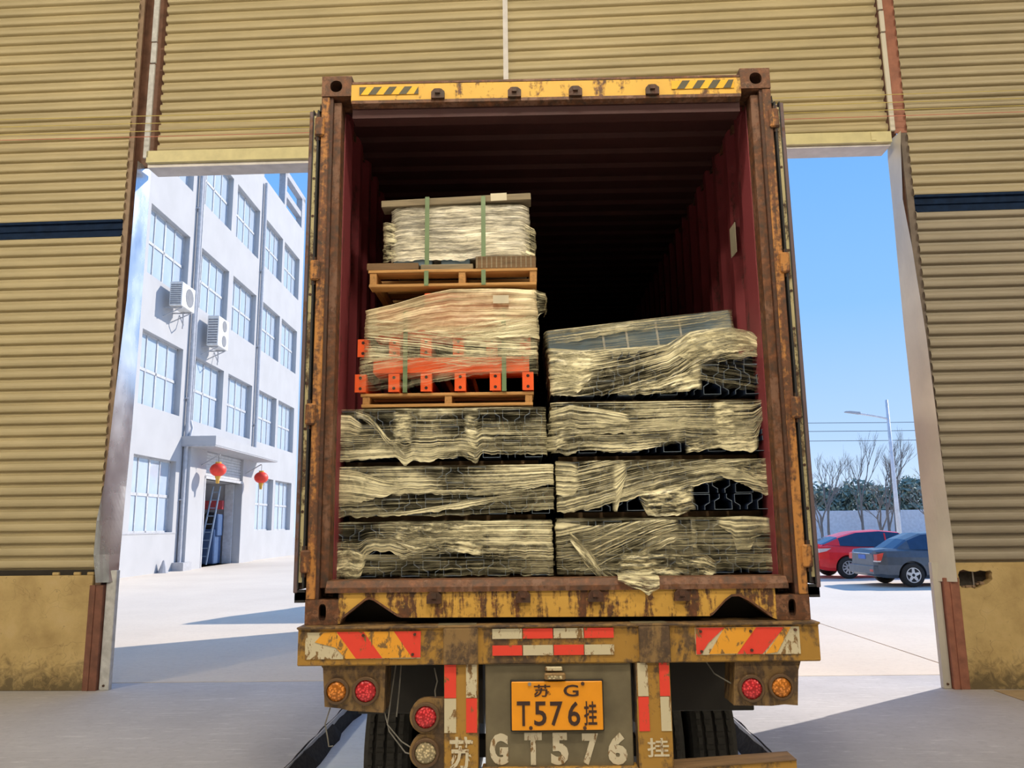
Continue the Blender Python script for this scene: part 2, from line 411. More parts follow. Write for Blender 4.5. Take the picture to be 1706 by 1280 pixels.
def oval(cx, cz, rx, rz, n=24, p=2.0):
    out = []
    for i in range(n):
        q = 2*math.pi*(i+.5)/n; c, s_ = math.cos(q), math.sin(q)
        out.append((cx+rx*math.copysign(abs(c)**(2/p), c), cz+rz*math.copysign(abs(s_)**(2/p), s_)))
    return out

def text_mesh(body, size, thick=.0015, bold=0.0, sx=1.0):
    cu = bpy.data.curves.new('txt', 'FONT'); cu.body = body; cu.size = size; cu.extrude = thick; cu.offset = bold
    cu.align_x = 'CENTER'; cu.align_y = 'CENTER'; cu.resolution_u = 3
    o = bpy.data.objects.new('txt', cu); COL.objects.link(o)
    bpy.context.view_layer.update()
    me = bpy.data.meshes.new_from_object(o.evaluated_get(bpy.context.evaluated_depsgraph_get()))
    bpy.data.objects.remove(o); bpy.data.curves.remove(cu)
    xs = [v.co.x for v in me.vertices]; ys = [v.co.y for v in me.vertices]
    cx, cy = (min(xs)+max(xs))/2, (min(ys)+max(ys))/2
    w, h = max(xs)-min(xs), max(ys)-min(ys)
    for v in me.vertices:   # unit box centred, standing up and facing -Y
        x, y, z = v.co; v.co = ((x-cx)/w, -z, (y-cy)/h)
    return me
def glyph(name, body, parent, x, z, w, h, y, mat, bold=0.0):
    """character centred at x, z of size w x h on the plane y (world)"""
    me = text_mesh(body, 1.0, .003, bold)
    b = root_loc(parent)
    for v in me.vertices: v.co = (v.co.x*w+x-b.x, v.co.y*.5+y-b.y, v.co.z*h+z-b.z)
    me.materials.clear(); me.materials.append(mat)
    return link(name, me, parent)

# ================================================================= THE SETTING
LANE = -.17
XL, XR = -1.94, 1.72            # edges of the sunken truck lane
WO, WA = (0, 5.02, 0), R(-2.2)  # doorway wall: origin and turn

def slab(name, x0, x1, y0, y1, mat, th=.3, parent=None, seg=0):
    mb = MB(); mb.box(x0, x1, y0, y1, -th, 0)
    if parent is None: return smesh(name, mb, mat)
    return link(name, mb.mesh(name, mat), parent)
fl = struct('floor')
slab('slab', -16, XL, -26, 5.65, M['floor'], parent=fl)
slab('slab', XR, 16, -26, 5.66, M['floor'], parent=fl)
slab('slab', XL, XR, -26, -1.2, M['floor'], parent=fl)
yd = struct('floor_yard')
slab('slab', -90, XL, 5.68, 150, M['yard'], parent=yd)
slab('slab', XR, 4.97, 5.68, 150, M['yard'], parent=yd)
slab('slab', 5.0, 120, 5.68, 150, M['yard'], parent=yd)
slab('slab', XL, XR, 21, 150, M['yard'], parent=yd)
mb = MB(); mb.box(XL-.3, XR+.3, -1.4, 21.2, LANE-.2, LANE); smesh('floor_lane', mb, M['lane'])
mb = MB(); mb.box(-90, 120, 5.5, 150, -.36, -.31); smesh('floor_base', mb, M['joint'])

def kerb(name, x, sgn):
    """broken dirty edge of the lane"""
    mb = MB(); n = 90; rr = random.Random(3)
    top = []; bot = []
    for i in range(n+1):
        y = -1.2+22.2*i/n
        j = rr.uniform(-.012, .03)
        top.append((x+sgn*.0+sgn*-.004+sgn*j*-.6, y, .004+rr.uniform(-.004, .008))); bot.append((x+sgn*(.03+rr.uniform(0, .05)), y, LANE+.002))
    for i in range(n):
        mb.quad(top[i], top[i+1], bot[i+1], bot[i]); mb.quad((x-sgn*.05, top[i][1], -.02), (x-sgn*.05, top[i+1][1], -.02), top[i+1], top[i])
    smesh(name, mb, M['kerb'])
kerb('trim_7', XL, 1); kerb('trim_8', XR, -1)

PITCH = .1385
def rib_sheet(s0, s1, z0, nr, pitch=PITCH, d=.0, dep=.055):
    prof = []
    for k in range(nr):
        z = z0+k*pitch
        prof += [(d+dep, z), (d+dep, z+pitch*.20), (d+dep*.45, z+pitch*.24), (d+.008, z+pitch*.30), (d+.002, z+pitch*.40), (d, z+pitch*.54), (d+.004, z+pitch*.70), (d+.013, z+pitch*.84), (d+dep*.6, z+pitch*.92), (d+dep, z+pitch*.96)]
    prof.append((d+dep, z0+nr*pitch)); prof.append((d+dep+.004, z0+nr*pitch+.02))
    mb = MB(); mb.ribbon(prof, s0, s1, 'x'); return mb
def clad(parent, s0, s1, z0, z1, mat, d=0, per=6):
    n = max(1, round((z1-z0)/PITCH)); p = (z1-z0)/n; k = 0
    while k < n:
        c = min(per, n-k)
        mb = rib_sheet(s0, s1, z0+k*p, c, p, d+.0015*((k//per) % 2)); link('sheet', mb.mesh('sheet', mat, recalc=False), parent); k += c

# left part of the doorway wall
wl = struct('wall_front_left', WO, WA)
clad(wl, -17, -5.04, 1.30, 5.335, M['sheet']); clad(wl, -17, -5.04, 5.485, 10.0, M['sheet'])
mb = MB(); mb.prism([(.0, 5.30), (.05, 5.30), (.05, 5.52), (.0, 5.52), (.0, 5.49), (.035, 5.485), (.035, 5.42), (.012, 5.41), (.012, 5.40), (.035, 5.39), (.035, 5.335), (.0, 5.33)], -17, -5.05, 'x'); link('purlin', mb.mesh('purlin', M['purlin']), wl)
mb = MB(); mb.box(-17, -5.06, .0, .24, 0, 1.25, c=.006); link('plinth', mb.mesh('plinth', M['plaster']), wl)
mb = MB(); mb.box(-17, -5.05, .035, .2, 1.25, 1.31); link('gap_filler', mb.mesh('gap_filler', M['gapdark']), wl)
for i, (a, b) in enumerate(((-5.55, -5.47), (-5.30, -5.22), (-5.14, -5.06))):
    mb = MB(); mb.box(a, b, .01, .05, 1.252, 1.285, c=.006); link('mortar_lump', mb.mesh('mortar_lump', M['plaster']), wl)
# right part, with the broken hole in its plinth
wr = struct('wall_front_right', WO, WA)
clad(wr, 4.47, 17, 1.29, 5.32, M['sheet_dimmest']); clad(wr, 4.47, 17, 5.465, 10.0, M['sheet_dim'])
mb = MB(); mb.prism([(.0, 5.285), (.05, 5.285), (.05, 5.50), (.0, 5.50), (.0, 5.47), (.035, 5.465), (.035, 5.405), (.012, 5.395), (.012, 5.385), (.035, 5.375), (.035, 5.32), (.0, 5.315)], 4.48, 17, 'x'); link('purlin', mb.mesh('purlin', M['purlin']), wr)
mb = MB()
hole = [(4.505, 1.06), (4.53, 1.035), (4.58, 1.03), (4.63, 1.035), (4.665, 1.02), (4.71, 1.035), (4.75, 1.06), (4.79, 1.07), (4.83, 1.10), (4.855, 1.12), (4.85, 1.16), (4.86, 1.19), (4.84, 1.215), (4.79, 1.205), (4.74, 1.215), (4.68, 1.20), (4.62, 1.205), (4.56, 1.225), (4.52, 1.21), (4.50, 1.17), (4.51, 1.12)]
rr = (4.46, 5.0, .95, 1.25)
ring_face(mb, rr, hole, lambda x, z: (x, 0, z))
n = len(hole)
for i in range(n):
    j = (i+1) % n; a, b = hole[i], hole[j]; mb.quad((a[0], 0, a[1]), (b[0], 0, b[1]), (b[0]+.0, .2, b[1]), (a[0], .2, a[1]))
mb.quad((4.46, .2, .95), (5.0, .2, .95), (5.0, .2, 1.25), (4.46, .2, 1.25))
mb.box(5.0, 17, 0, .24, 0, 1.25); mb.box(4.46, 5.0, 0, .24, 0, .95)
mb.quad((4.46, 0, 1.25), (5, 0, 1.25), (5, .24, 1.25), (4.46, .24, 1.25))
link('plinth', mb.mesh('plinth', M['plaster'], recalc=False), wr)
mb = MB(); mb.box(4.50, 4.87, .13, .19, 1.0, 1.235); link('hole_backing', mb.mesh('hole_backing', M['hole_shade']), wr)
mb = MB(); mb.tube([(4.685, .06, 1.01), (4.682, .06, 1.22)], .009, 6); link('reinforcing_bar', mb.mesh('reinforcing_bar', M['steel']), wr)
for k in range(7):
    x = 4.52+.04*k+rnd.uniform(-.01, .01); r = rnd.uniform(.012, .024)
    mb = MB(); mb.box(x-r, x+r, .03, .10, 1.03+(.03 if k > 4 else 0), 1.03+r*1.5+(.03 if k > 4 else 0), c=.005); link('brick_fragment', mb.mesh('brick_fragment', M['brown_lit']), wr)
mb = MB(); mb.box(4.48, 17, .01, .2, 1.25, 1.295); link('gap_filler', mb.mesh('gap_filler', M['plaster']), wr)
# wall above the doorway
wt = struct('wall_front_top', WO, WA)
clad(wt, -4.70, -.31, 6.40, 10.0, M['sheet'], .06); clad(wt, -.28, 4.28, 6.33, 10.0, M['sheet'], .06)
def tilted_band(z0l, z1l, z0r, z1r, d0, d1, s0=-4.80, s1=4.28):
    mb = MB(); mb.add([(s0, d0, z0l), (s1, d0, z0r), (s1, d1, z0r), (s0, d1, z0l), (s0, d0, z1l), (s1, d0, z1r), (s1, d1, z1r), (s0, d1, z1l)],
                      [(0, 3, 2, 1), (4, 5, 6, 7), (0, 1, 5, 4), (1, 2, 6, 5), (2, 3, 7, 6), (3, 0, 4, 7)]); return mb
o = smesh('trim_1', tilted_band(6.27, 6.41, 6.19, 6.31, .0, .14), M['lintel'], WO, WA)
mb = tilted_band(6.255, 6.27, 6.175, 6.19, -.004, .16); link('lip', mb.mesh('lip', M['lintel']), o)
o = smesh('trim_2', tilted_band(6.21, 6.26, 6.15, 6.18, .05, .32), M['soffit'], WO, WA)
mb = MB(); mb.box(4.04, 4.10, -.008, .02, 6.20, 6.30); o2 = smesh('trim_9', mb, M['lintel'], WO, WA)
mb = MB(); mb.box(-.328, -.268, .03, .07, 6.35, 10); mb.box(-.306, -.29, .022, .03, 6.35, 10); smesh('trim_3', mb, M['soffit'], WO, WA)

# steel door columns
def column(name, flange, recess, top_strip, mats):
    root = struct(name, WO, WA)
    a, b = flange
    mb = MB(); mb.box(a, b, .035, .050, 0, 6.3); link('front_flange', mb.mesh('front_flange', M[mats[0]]), root)
    mb = MB(); mb.box(a if a < 0 else 4.338, b, .030, .050, 6.3, 10); link('upper_flange', mb.mesh('upper_flange', M[mats[1]]), root)
    r0, r1 = recess
    mb = MB(); mb.box(a-(.14 if a < 0 else 0), b+(.14 if a > 0 else 0), .058, .068, 1.2, 10); link('backing', mb.mesh('backing', M['brown']), root)  # added plate shutting out sky seen past the sheet ends
    mb = MB(); mb.box(r0, r1, .31 if r0 > 0 else .14, .33 if r0 > 0 else .16, 6.25, 10); mb.box(r0, r0+.13 if r0 < 0 else r1, .14, .16, 0, 6.25) if r0 < 0 else mb.box(4.37, r1, .14, .16, 0, 6.25); c = (a+b)/2; mb.box(c-.006, c+.006, .05, .14, 0, 10); link('web_and_gap_plates', mb.mesh('web_and_gap_plates', M['brown']), root)  # web, plus dark plates set into the shaded gaps beside it
    t0, t1 = top_strip
    for z0, z1, q in ((6.32, 7.6, 0), (7.62, 7.9, .005), (7.92, 10, 0)):
        mb = MB(); mb.box(t0+q, t1+q, .0, .03, z0, z1, c=.004); link('cover_strip', mb.mesh('cover_strip', M[mats[2]]), root)
    return root
column('trim_4', (-5.055, -4.985), (-5.05, -4.60), (-4.845, -4.775), ('brown_lit', 'brown_lit', 'palestrip'))
column('trim_5', (4.40, 4.478), (4.20, 4.478), (4.28, 4.335), ('brown_dull', 'redbrown', 'flash2'))
# lower brown channel and pale strip of each jamb
for nm, ch, st, mat in (('trim_10', (-5.085, -4.925), (-4.915, -4.80), M['brown_mid']), ('trim_11', (4.335, 4.50), (4.245, 4.33), M['redbrown'])):
    root = struct(nm, WO, WA)
    a, b = ch
    mb = MB(); mb.box(a, b, -.01, .1, 0, 1.14, c=.004); w = b-a; mb.box(a+w*.40, a+w*.46, -.02, -.01, 0, 1.14); link('channel', mb.mesh('channel', mat), root)
    a, b = st; mb = MB(); mb.box(a, b, .03, .10, 0, 1.3, c=.006); link('strip', mb.mesh('strip', M['palestrip'] if nm == 'trim_10' else M['flash2']), root)
    mb = MB(); mb.lathe([(.015, .0), (.015, .012), (.03, .012)], ((a+b)/2, .0, .05), 'y', 8); link('bolt', mb.mesh('bolt', M['c_rust']), root)

def loose_sheet(name, rows, mat, th=.004):
    """bent flashing: rows of (z, s_left, s_right, d_left, d_mid, d_right)"""
    mb = MB(); nc = 9
    fine = []
    for k in range(len(rows)-1):
        for t in range(5):
            q = t/5; fine.append([a+(b-a)*q for a, b in zip(rows[k], rows[k+1])])
    fine.append(list(rows[-1]))
    def pt(r, i, off):
        u = i/(nc-1); z, sl, sr, dl, dm, dr = r
        d = dl*(1-u)*(1-u)+2*dm*u*(1-u)+dr*u*u
        w = .006*mnoise.noise(Vector((u*3, z*1.7, sl)))
        return (sl+(sr-sl)*u, d+w+off, z)
    for off in (0, th):
        o = len(mb.v)
        mb.v += [pt(r, i, off) for r in fine for i in range(nc)]
        for k in range(len(fine)-1):
            for i in range(nc-1): a = o+k*nc+i; mb.f.append((a, a+1, a+nc+1, a+nc)); mb.mi.append(0)
    o2 = len(fine)*nc
    for k in range(len(fine)-1):
        for i in (0, nc-1): a = k*nc+i; mb.f.append((a, a+nc, a+nc+o2, a+o2)); mb.mi.append(0)
    for i in range(nc-1):
        a = (len(fine)-1)*nc+i; mb.f.append((a, a+1, a+1+o2, a+o2)); mb.mi.append(0)
    return smesh(name, mb, mat, WO, WA, smooth=False)
loose_sheet('trim_12', [(6.28, -4.90, -4.885, -.01, .10, .29), (6.1, -4.895, -4.89, -.02, .12, .30), (4.48, -4.90, -4.89, -.02, .12, .30), (3.0, -4.955, -4.88, -.04, .06, .27), (2.26, -4.985, -4.87, -.05, .03, .22),
                        (1.86, -5.04, -4.85, -.05, .0, .17), (1.48, -5.045, -4.83, -.05, -.01, .12), (1.17, -4.995, -4.80, -.05, -.02, .06)], M['flash'])
loose_sheet('trim_13', [(6.30, 4.35, 4.385, .28, .10, -.02), (6.10, 4.345, 4.36, .30, .14, -.03), (5.44, 4.345, 4.315, .30, .16, -.04), (4.82, 4.335, 4.362, .29, .14, -.045), (3.8, 4.305, 4.413, .24, .08, -.045), (2.84, 4.285, 4.433, .18, .04, -.045),
                        (2.16, 4.27, 4.443, .14, .02, -.045), (1.53, 4.255, 4.464, .09, .0, -.045), (1.10, 4.24, 4.465, .06, -.01, -.045)], M['flash2'])

# rest of the hall (behind and beside the photographer)
mb = MB(); mb.box(-16.2, 16.2, -26.2, 5.9, 10.0, 10.15); smesh('ceiling', mb, plain('dull roof sheet', (.30, .29, .27), .7))
for nm, bx in (('wall_left', (-16.2, -16, -26, 5.6, 0, 10)), ('wall_right', (16, 16.2, -26, 5.2, 0, 10)), ('wall_back', (-16.2, 16.2, -26.2, -26, 0, 10))):
    mb = MB(); mb.box(*bx); smesh(nm, mb, M['hallwall'])
def add_fill_lamp(x, y, power, col, lab):  # unseen lamps added to light the hall; their kind is made up
    r = thing('added_hall_lamp', 'added unseen lamp lighting the hall, '+lab, 'lamp', (x, y, 9.0), 0, 'added unseen lamps under the hall roof')
    mb = MB(); mb.lathe([(.0, .42), (.05, .40), (.30, .16), (.42, .10), (.42, .0)], (0, 0, 0), 'z', 24); link('reflector', mb.mesh('reflector', M['alloy'], smooth=False), r)
    mb = MB(); mb.tube([(0, 0, .4), (0, 0, 1.0)], .012, 6); link('hanger', mb.mesh('hanger', M['cable']), r)
    ld = bpy.data.lights.new('added_hall_light', 'POINT'); ld.shadow_soft_size = .35; ld.energy = power; ld.color = col
    lo = bpy.data.objects.new('added_hall_light', ld); COL.objects.link(lo); lo.parent = r; lo.location = (0, 0, -.40)
for y, k in ((-3.2, .95), (-8.5, .75)):
    for x, q in ((-9.5, 1.05), (0, 1.0), (9.5, .8)):
        add_fill_lamp(x, y, LAMP_POWER*k*q, (1.0, .88, .68), ('left' if x < 0 else 'right' if x > 0 else 'middle')+(' of the front row' if y > -5 else ' of the back row'))

# strings stretched along the doorway wall
for k, (z0, z1, m, lab) in enumerate(((6.86, 6.66, 'string_y', 'topmost thin yellow string stretched along the doorway wall'), (6.76, 6.56, 'string_y', 'second thin yellow string below the topmost one over the doorway'),
                                      (6.65, 6.47, 'string_y', 'third thin yellow string, just above the pink one over the doorway'), (6.58, 6.39, 'string_r', 'thin pink string, lowest of the strings over the doorway'))):
    def wp(s, d, z): return (WO[0]+s*math.cos(WA)-d*math.sin(WA), WO[1]+s*math.sin(WA)+d*math.cos(WA), z)
    mb = MB(); mb.tube([wp(-9+18*i/12, -.16, z0+(z1-z0)*(i/12)+(.0 if 0 else 0)-.03*math.sin(math.pi*i/12)) for i in range(13)], .0045, 5)
    single('string', mb, M[m], lab, 'string', wp(-9, -.16, z0))

# ================================================================= SHIPPING CONTAINER
ZC = 1.287
ct = thing('shipping_container', 'rusty yellow-framed shipping container with open doors and maroon interior, on the trailer', 'container', (0, 0, ZC))
CW, CL, CH = 1.219, 12.192, 2.896
def cb(name, mb, mat, parent=None, **k): return build(name, mb, mat, parent or ct, world=False, **k)
# corner castings
def casting(x0, x1, y0, y1, z0, z1, front_hole, side_hole, side):
    mb = MB(); t = .03
    X0, X1, Y0, Y1, Z0, Z1 = x0+t, x1-t, y0+t, y1-t, z0+t, z1-t
    def wall(axis, v, vi, rect, irect, hole):
        if axis == 'y': P = lambda a, b, w=v: (a, w, b); Q = lambda a, b: (a, vi, b)
        else: P = lambda a, b, w=v: (w, a, b); Q = lambda a, b: (vi, a, b)
        ring_face(mb, rect, hole, P); ring_face(mb, irect, hole, Q, 1)
        n = len(hole)
        for i in range(n):
            a, b = hole[i], hole[(i+1) % n]; mb.quad(P(*a), P(*b), Q(*b), Q(*a), 1)
    def face(axis, v, vi, r, ir):
        f = {'x': lambda w, q: [(w, q[0], q[2]), (w, q[1], q[2]), (w, q[1], q[3]), (w, q[0], q[3])],
             'y': lambda w, q: [(q[0], w, q[2]), (q[1], w, q[2]), (q[1], w, q[3]), (q[0], w, q[3])],
             'z': lambda w, q: [(q[0], q[2], w), (q[1], q[2], w), (q[1], q[3], w), (q[0], q[3], w)]}[axis]
        mb.quad(*f(v, r)); mb.quad(*f(vi, ir), 1)
    wall('y', y0, Y0, (x0, x1, z0, z1), (X0, X1, Z0, Z1), front_hole)
    face('y', y1, Y1, (x0, x1, z0, z1), (X0, X1, Z0, Z1))
    xs, xi = (x0, X0) if side < 0 else (x1, X1); xo, xoi = (x1, X1) if side < 0 else (x0, X0)
    wall('x', xs, xi, (y0, y1, z0, z1), (Y0, Y1, Z0, Z1), side_hole)
    face('x', xo, xoi, (y0, y1, z0, z1), (Y0, Y1, Z0, Z1))
    face('z', z0, Z0, (x0, x1, y0, y1), (X0, X1, Y0, Y1)); face('z', z1, Z1, (x0, x1, y0, y1), (X0, X1, Y0, Y1))
    return cb('corner_casting', mb, [M['c_cast'], M['c_rust']], recalc=False)
for sg in (-1, 1):
    for y0, y1 in ((0, .178), (CL-.178, CL)):
        x0, x1 = sorted((sg*CW, sg*(CW-.162)))
        cz = CH-.06
        casting(x0, x1, y0, y1, CH-.118, CH, oval(sg*(CW-.078), cz, .033, .034, 24, 2.2), oval((y0+y1)/2, cz, .040, .032, 24, 2.2), sg)
        cz = .058
        casting(x0, x1, y0, y1, 0, .118, oval(sg*(CW-.085), cz, .018, .040, 24, 3), oval((y0+y1)/2, cz, .030, .030, 24, 2.4), sg)
# corner posts
for sg in (-1, 1):
    a = sg*CW
    def bx(xa, xb, y0, y1, z0, z1, c=0, mb=None): mb = mb or MB(); mb.box(min(xa, xb), max(xa, xb), y0, y1, z0, z1, 0, c); return mb
    p = cb('corner_post', bx(a, a-sg*.045, .004, .09, .118, CH-.118, .004), M['c_post'])
    cb('post_edge', bx(a-sg*.045, a-sg*.062, .012, .10, .118, CH-.118), M['c_rust'], p)
    cb('inner_channel', bx(a-sg*.062, a-sg*.104, .03, .12, .17, CH-.14, .003), M['c_brown'], p)
    cb('lining_strip', bx(a-sg*.098, a-sg*.108, .12, .30, .17, CH-.16), M['c_maroon'], p)
    cb('front_post', bx(a, a-sg*.10, CL-.15, CL-.004, .118, CH-.118), M['c_brown'])
    # hinge blocks
    for z in (.30, 1.03, 1.79, 2.60):
        h = cb('hinge', bx(a+sg*.030, a-sg*.020, -.012, .05, z-.055, z+.055, .008), M['c_post'])
        mb = MB(); mb.tube([(a+sg*.016, .012, z-.075), (a+sg*.016, .012, z+.075)], .012, 8); cb('hinge_pin', mb, M['c_rust'], h)
# header beam with lugs and hazard stripes
mb = MB(); mb.prism([(-.002, 2.745), (.012, 2.735), (.10, 2.715), (.10, 2.850), (.012, 2.850), (0, 2.842)], -(CW-.162), CW-.162, 'x')
hd = cb('header_beam', mb, M['c_yellow'])
mb = MB(); mb.prism([(-.006, 2.728), (.03, 2.716), (.03, 2.748), (-.006, 2.746)], -(CW-.165), CW-.165, 'x'); cb('rusted_lower_lip', mb, M['c_brown'], hd)
mb = MB(); mb.prism([(.0, 2.846), (.10, 2.846), (.10, 2.862), (.0, 2.858)], -(CW-.165), CW-.165, 'x'); cb('rusted_top_edge', mb, M['c_brown'], hd)
mb = MB(); mb.box(-(CW-.165), CW-.165, .03, .12, 2.66, 2.73); cb('gasket_channel', mb, M['c_roof'], hd)
def lug(x, z, par, mat):
    mb = MB(); mb.prism([(x-.036, z-.026), (x+.036, z-.026), (x+.036, z+.012), (x+.018, z+.028), (x-.020, z+.028), (x-.036, z+.010)], -.022, .002, 'y')
    mb.box(x-.014, x+.012, -.034, -.02, z-.002, z+.022); cb('lock_keeper', mb, mat, par)
for x in (-.583, -.168, .162, .577): lug(x, 2.771, hd, M['c_rust'])
def hazard(x0, x1, z0, z1, first):
    mb = MB(); mb.box(x0, x1, -.0055, -.003, z0, z1); d = cb('hazard_decal', mb, M['hz_yellow'], hd)
    w = .0415; x = x0+first; k = 0; sk = .032
    while x < x1-.005:
        pts = [(x, z0), (min(x+w, x1), z0), (min(x+w+sk, x1), z1), (min(x+sk, x1), z1)]
        if x+w <= x0: x += w*2; continue
        pts = [(max(px, x0), pz) for px, pz in pts]
        if pts[1][0]-pts[0][0] > .004 or pts[2][0]-pts[3][0] > .004:
            b = MB(); b.prism(pts, -.0065, -.0052, 'y'); cb('stripe', b, M['hz_black'], d) if False else stripes.append((b, d))
        x += w*2
stripes = []
hazard(-1.012, -.690, 2.779, 2.824, -.035); hazard(.683, 1.020, 2.779, 2.827, -.055)
smb = {}
for b, d in stripes:
    t = smb.setdefault(d.name, (MB(), d)); t[0].add(b.v, b.f)
for t, d in smb.values():
    # each decal prints its stripes as flat ink: one thin mesh on the header
    o = cb('hazard_stripes', t, M['hz_black'], hd)
# sill with its two cut-outs
pts = [(-1.057, .004), (-1.045, .004), (-1.035, .028), (-.925, .112), (-.905, .118), (-.885, .112), (-.768, .036), (-.745, .030), (.735, .022), (.752, .030), (.815, .092), (.845, .112), (.880, .114), (.92, .095), (1.035, .012), (1.057, .004), (1.057, .158), (-1.057, .158)]
sl = MB(); sl.prism(pts, .0, .012, 'y'); sill = cb('sill', sl, M['c_sill'])
for side in (pts[1:8], pts[8:15]):
    lip = MB()
    for (a, b) in zip(side, side[1:]):
        lip.quad((a[0], -.008, a[1]), (b[0], -.008, b[1]), (b[0], .09, b[1]), (a[0], .09, a[1])); lip.quad((a[0], -.008, a[1]), (b[0], -.008, b[1]), (b[0], -.008, b[1]+.012), (a[0], -.008, a[1]+.012))
    cb('cutout_rim', lip, M['c_brown'], sill, recalc=False)
mb = MB(); mb.prism([(-.012, .150), (.15, .178), (.15, .20), (-.012, .172)], -1.12, 1.12, 'x'); mb.prism([(-.004, .172), (.10, .195), (.10, .208), (.02, .205)], -1.12, 1.12, 'x'); cb('threshold', mb, M['c_brown'], sill)
for x in (-.590, -.160, .190, .605): lug(x, .122, sill, M['c_rust'])
# shell: corrugated sides, roof, floor, front
for sg in (-1, 1):
    prof = []; y = .10; k = 0
    while y < CL-.16:
        prof += [(y, 0), (y+.07, 0), (y+.138, .036), (y+.208, .036)]; y += .276
    mb = MB(); mb.ribbon([(sg*(CW-.045+.0)+sg*-.0+ -sg*(.036-d), yy) for yy, d in prof], .16, 2.866, 'z')
    sw = cb('side_wall', mb, M['c_maroon'], recalc=False)
    mb = MB(); mb.box(min(sg*CW, sg*(CW-.06)), max(sg*CW, sg*(CW-.06)), .178, CL-.178, .0, .16); mb.box(min(sg*CW, sg*(CW-.06)), max(sg*CW, sg*(CW-.06)), .178, CL-.178, CH-.08, CH-.02); cb('side_rail', mb, M['c_brown'])
prof = []; y = .12
while y < CL-.2: prof += [(y, 2.862), (y+.09, 2.862), (y+.12, 2.842), (y+.19, 2.842)]; y += .21
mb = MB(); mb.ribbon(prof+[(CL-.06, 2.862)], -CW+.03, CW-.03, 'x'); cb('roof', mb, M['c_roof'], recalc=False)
mb = MB(); mb.box(-1.17, 1.17, .10, CL-.1, .14, .17); cb('container_floor', mb, M['c_floor'])
mb = MB(); mb.box(-1.17, 1.17, CL-.08, CL-.05, .0, 2.86); cb('front_wall', mb, M['c_maroon'])
mb = MB(); mb.box(1.136, 1.140, .56, .68, 2.05, 2.235); cb('paper_label', mb, M['paper'], label='cream paper label stuck on the inner wall')
mb = MB()
for k in range(29): mb.box(-1.1, 1.1, .5+k*.4, .58+k*.4, .02, .13)
cb('cross_members', mb, M['c_brown'])['kind'] = 'stuff'
mb = MB(); mb.box(-1.12, 1.12, .16, .24, .0, .145); cb('daylight_block', mb, M['t_dark'])  # added dark beam that blocks daylight behind the sill cut-outs
# doors folded back along the sides
for sg in (-1, 1):
    a0, a1 = sg*1.228, sg*1.278
    d = cb('door', bx(sg*1.246, a1, .035, 1.19, .165, 2.70, .004), M['c_door'], label='door leaf folded back against the container side')
    cb('edge_frame', bx(sg*1.262, sg*1.282, .005, .05, .150, 2.695, .004), M['c_door'], d)
    cb('gasket_strip', bx(sg*1.237, sg*1.261, .012, .05, .20, 2.67), M['c_strip'], d)
    cb('gasket', bx(sg*1.229, sg*1.239, .0, .05, .17, 2.70, .003), M['rubber'], d)
    cb('gasket', bx(sg*1.258, sg*1.263, .006, .05, .17, 2.70), M['rubber'], d)
    for k in range(11):
        z = .30+k*.225; mb = MB(); mb.lathe([(.010, 0), (.010, .0075), (.019, .0075)], (sg*(1.249+rnd.uniform(-.002, .002)), 0, z+rnd.uniform(-.02, .02)), 'y', 8); cb('bolt', mb, M['c_rust'], d)
    for yy in (.45, .85):
        mb = MB(); mb.tube([(sg*1.300, yy, .12), (sg*1.300, yy, 2.74)], .017, 8); cb('locking_bar', mb, M['c_brown'], d)
    mb = MB()
    for k in range(4): mb.box(min(sg*1.225, sg*1.275), max(sg*1.225, sg*1.275), .01, .03+.01*k, .14-.012*k, .165-.012*k)
    cb('torn_gasket_end', mb, M['rubber'], d)
    mb = MB(); mb.add([(sg*1.232, .02, 2.70), (sg*1.222, .02, 2.70), (sg*1.228, .02, 2.745), (sg*1.232, .06, 2.70), (sg*1.222, .06, 2.70), (sg*1.228, .06, 2.745)], [(0, 1, 2), (3, 5, 4), (0, 3, 4, 1), (1, 4, 5, 2), (2, 5, 3, 0)]); cb('gasket_corner', mb, M['rubber'], d)

# ================================================================= TRAILER
tr = thing('skeletal_trailer', 'dirty yellow skeletal trailer carrying the container, with number plate and tail lamps', 'trailer', (0, 0, LANE))
def tb(name, mb, mat, parent=None, **k): return build(name, mb, mat, parent or tr, **k)
def B(*a, c=0): mb = MB(); mb.box(*a, c=c); return mb
# rear bumper: a channel beam
mb = MB(); mb.prism([(-.055, 1.112), (-.04, 1.104), (.12, 1.104), (.12, 1.120), (-.035, 1.126), (-.035, 1.262), (.18, 1.268), (.18, 1.284), (-.06, 1.284), (-.066, 1.276), (-.055, 1.268)], -1.232, 1.232, 'x')
bm_ = tb('rear_beam', mb, M['t_yellow'])
tb('top_flange', B(-1.236, 1.236, -.072, .20, 1.2755, 1.285, c=.002), M['t_brown'], bm_)
for x0, x1 in ((-.54, -.375), (.383, .53)):
    tb('post_cap', B(x0, x1, -.072, -.04, 1.108, 1.276, c=.005), M['t_brown'], bm_)
    tb('twist_plate', B(x0-.03, x1-.01, -.05, .10, 1.2835, 1.2869), M['t_panel'], bm_)
def decal(pts, mat, par, name='reflector_strip', y=-.0585, th=.003):
    mb = MB(); mb.prism(pts, y-th, y, 'y'); return tb(name, mb, mat, par)
def rectd(x0, x1, z0, z1): return [(x0, z0), (x1, z0), (x1, z1), (x0, z1)]
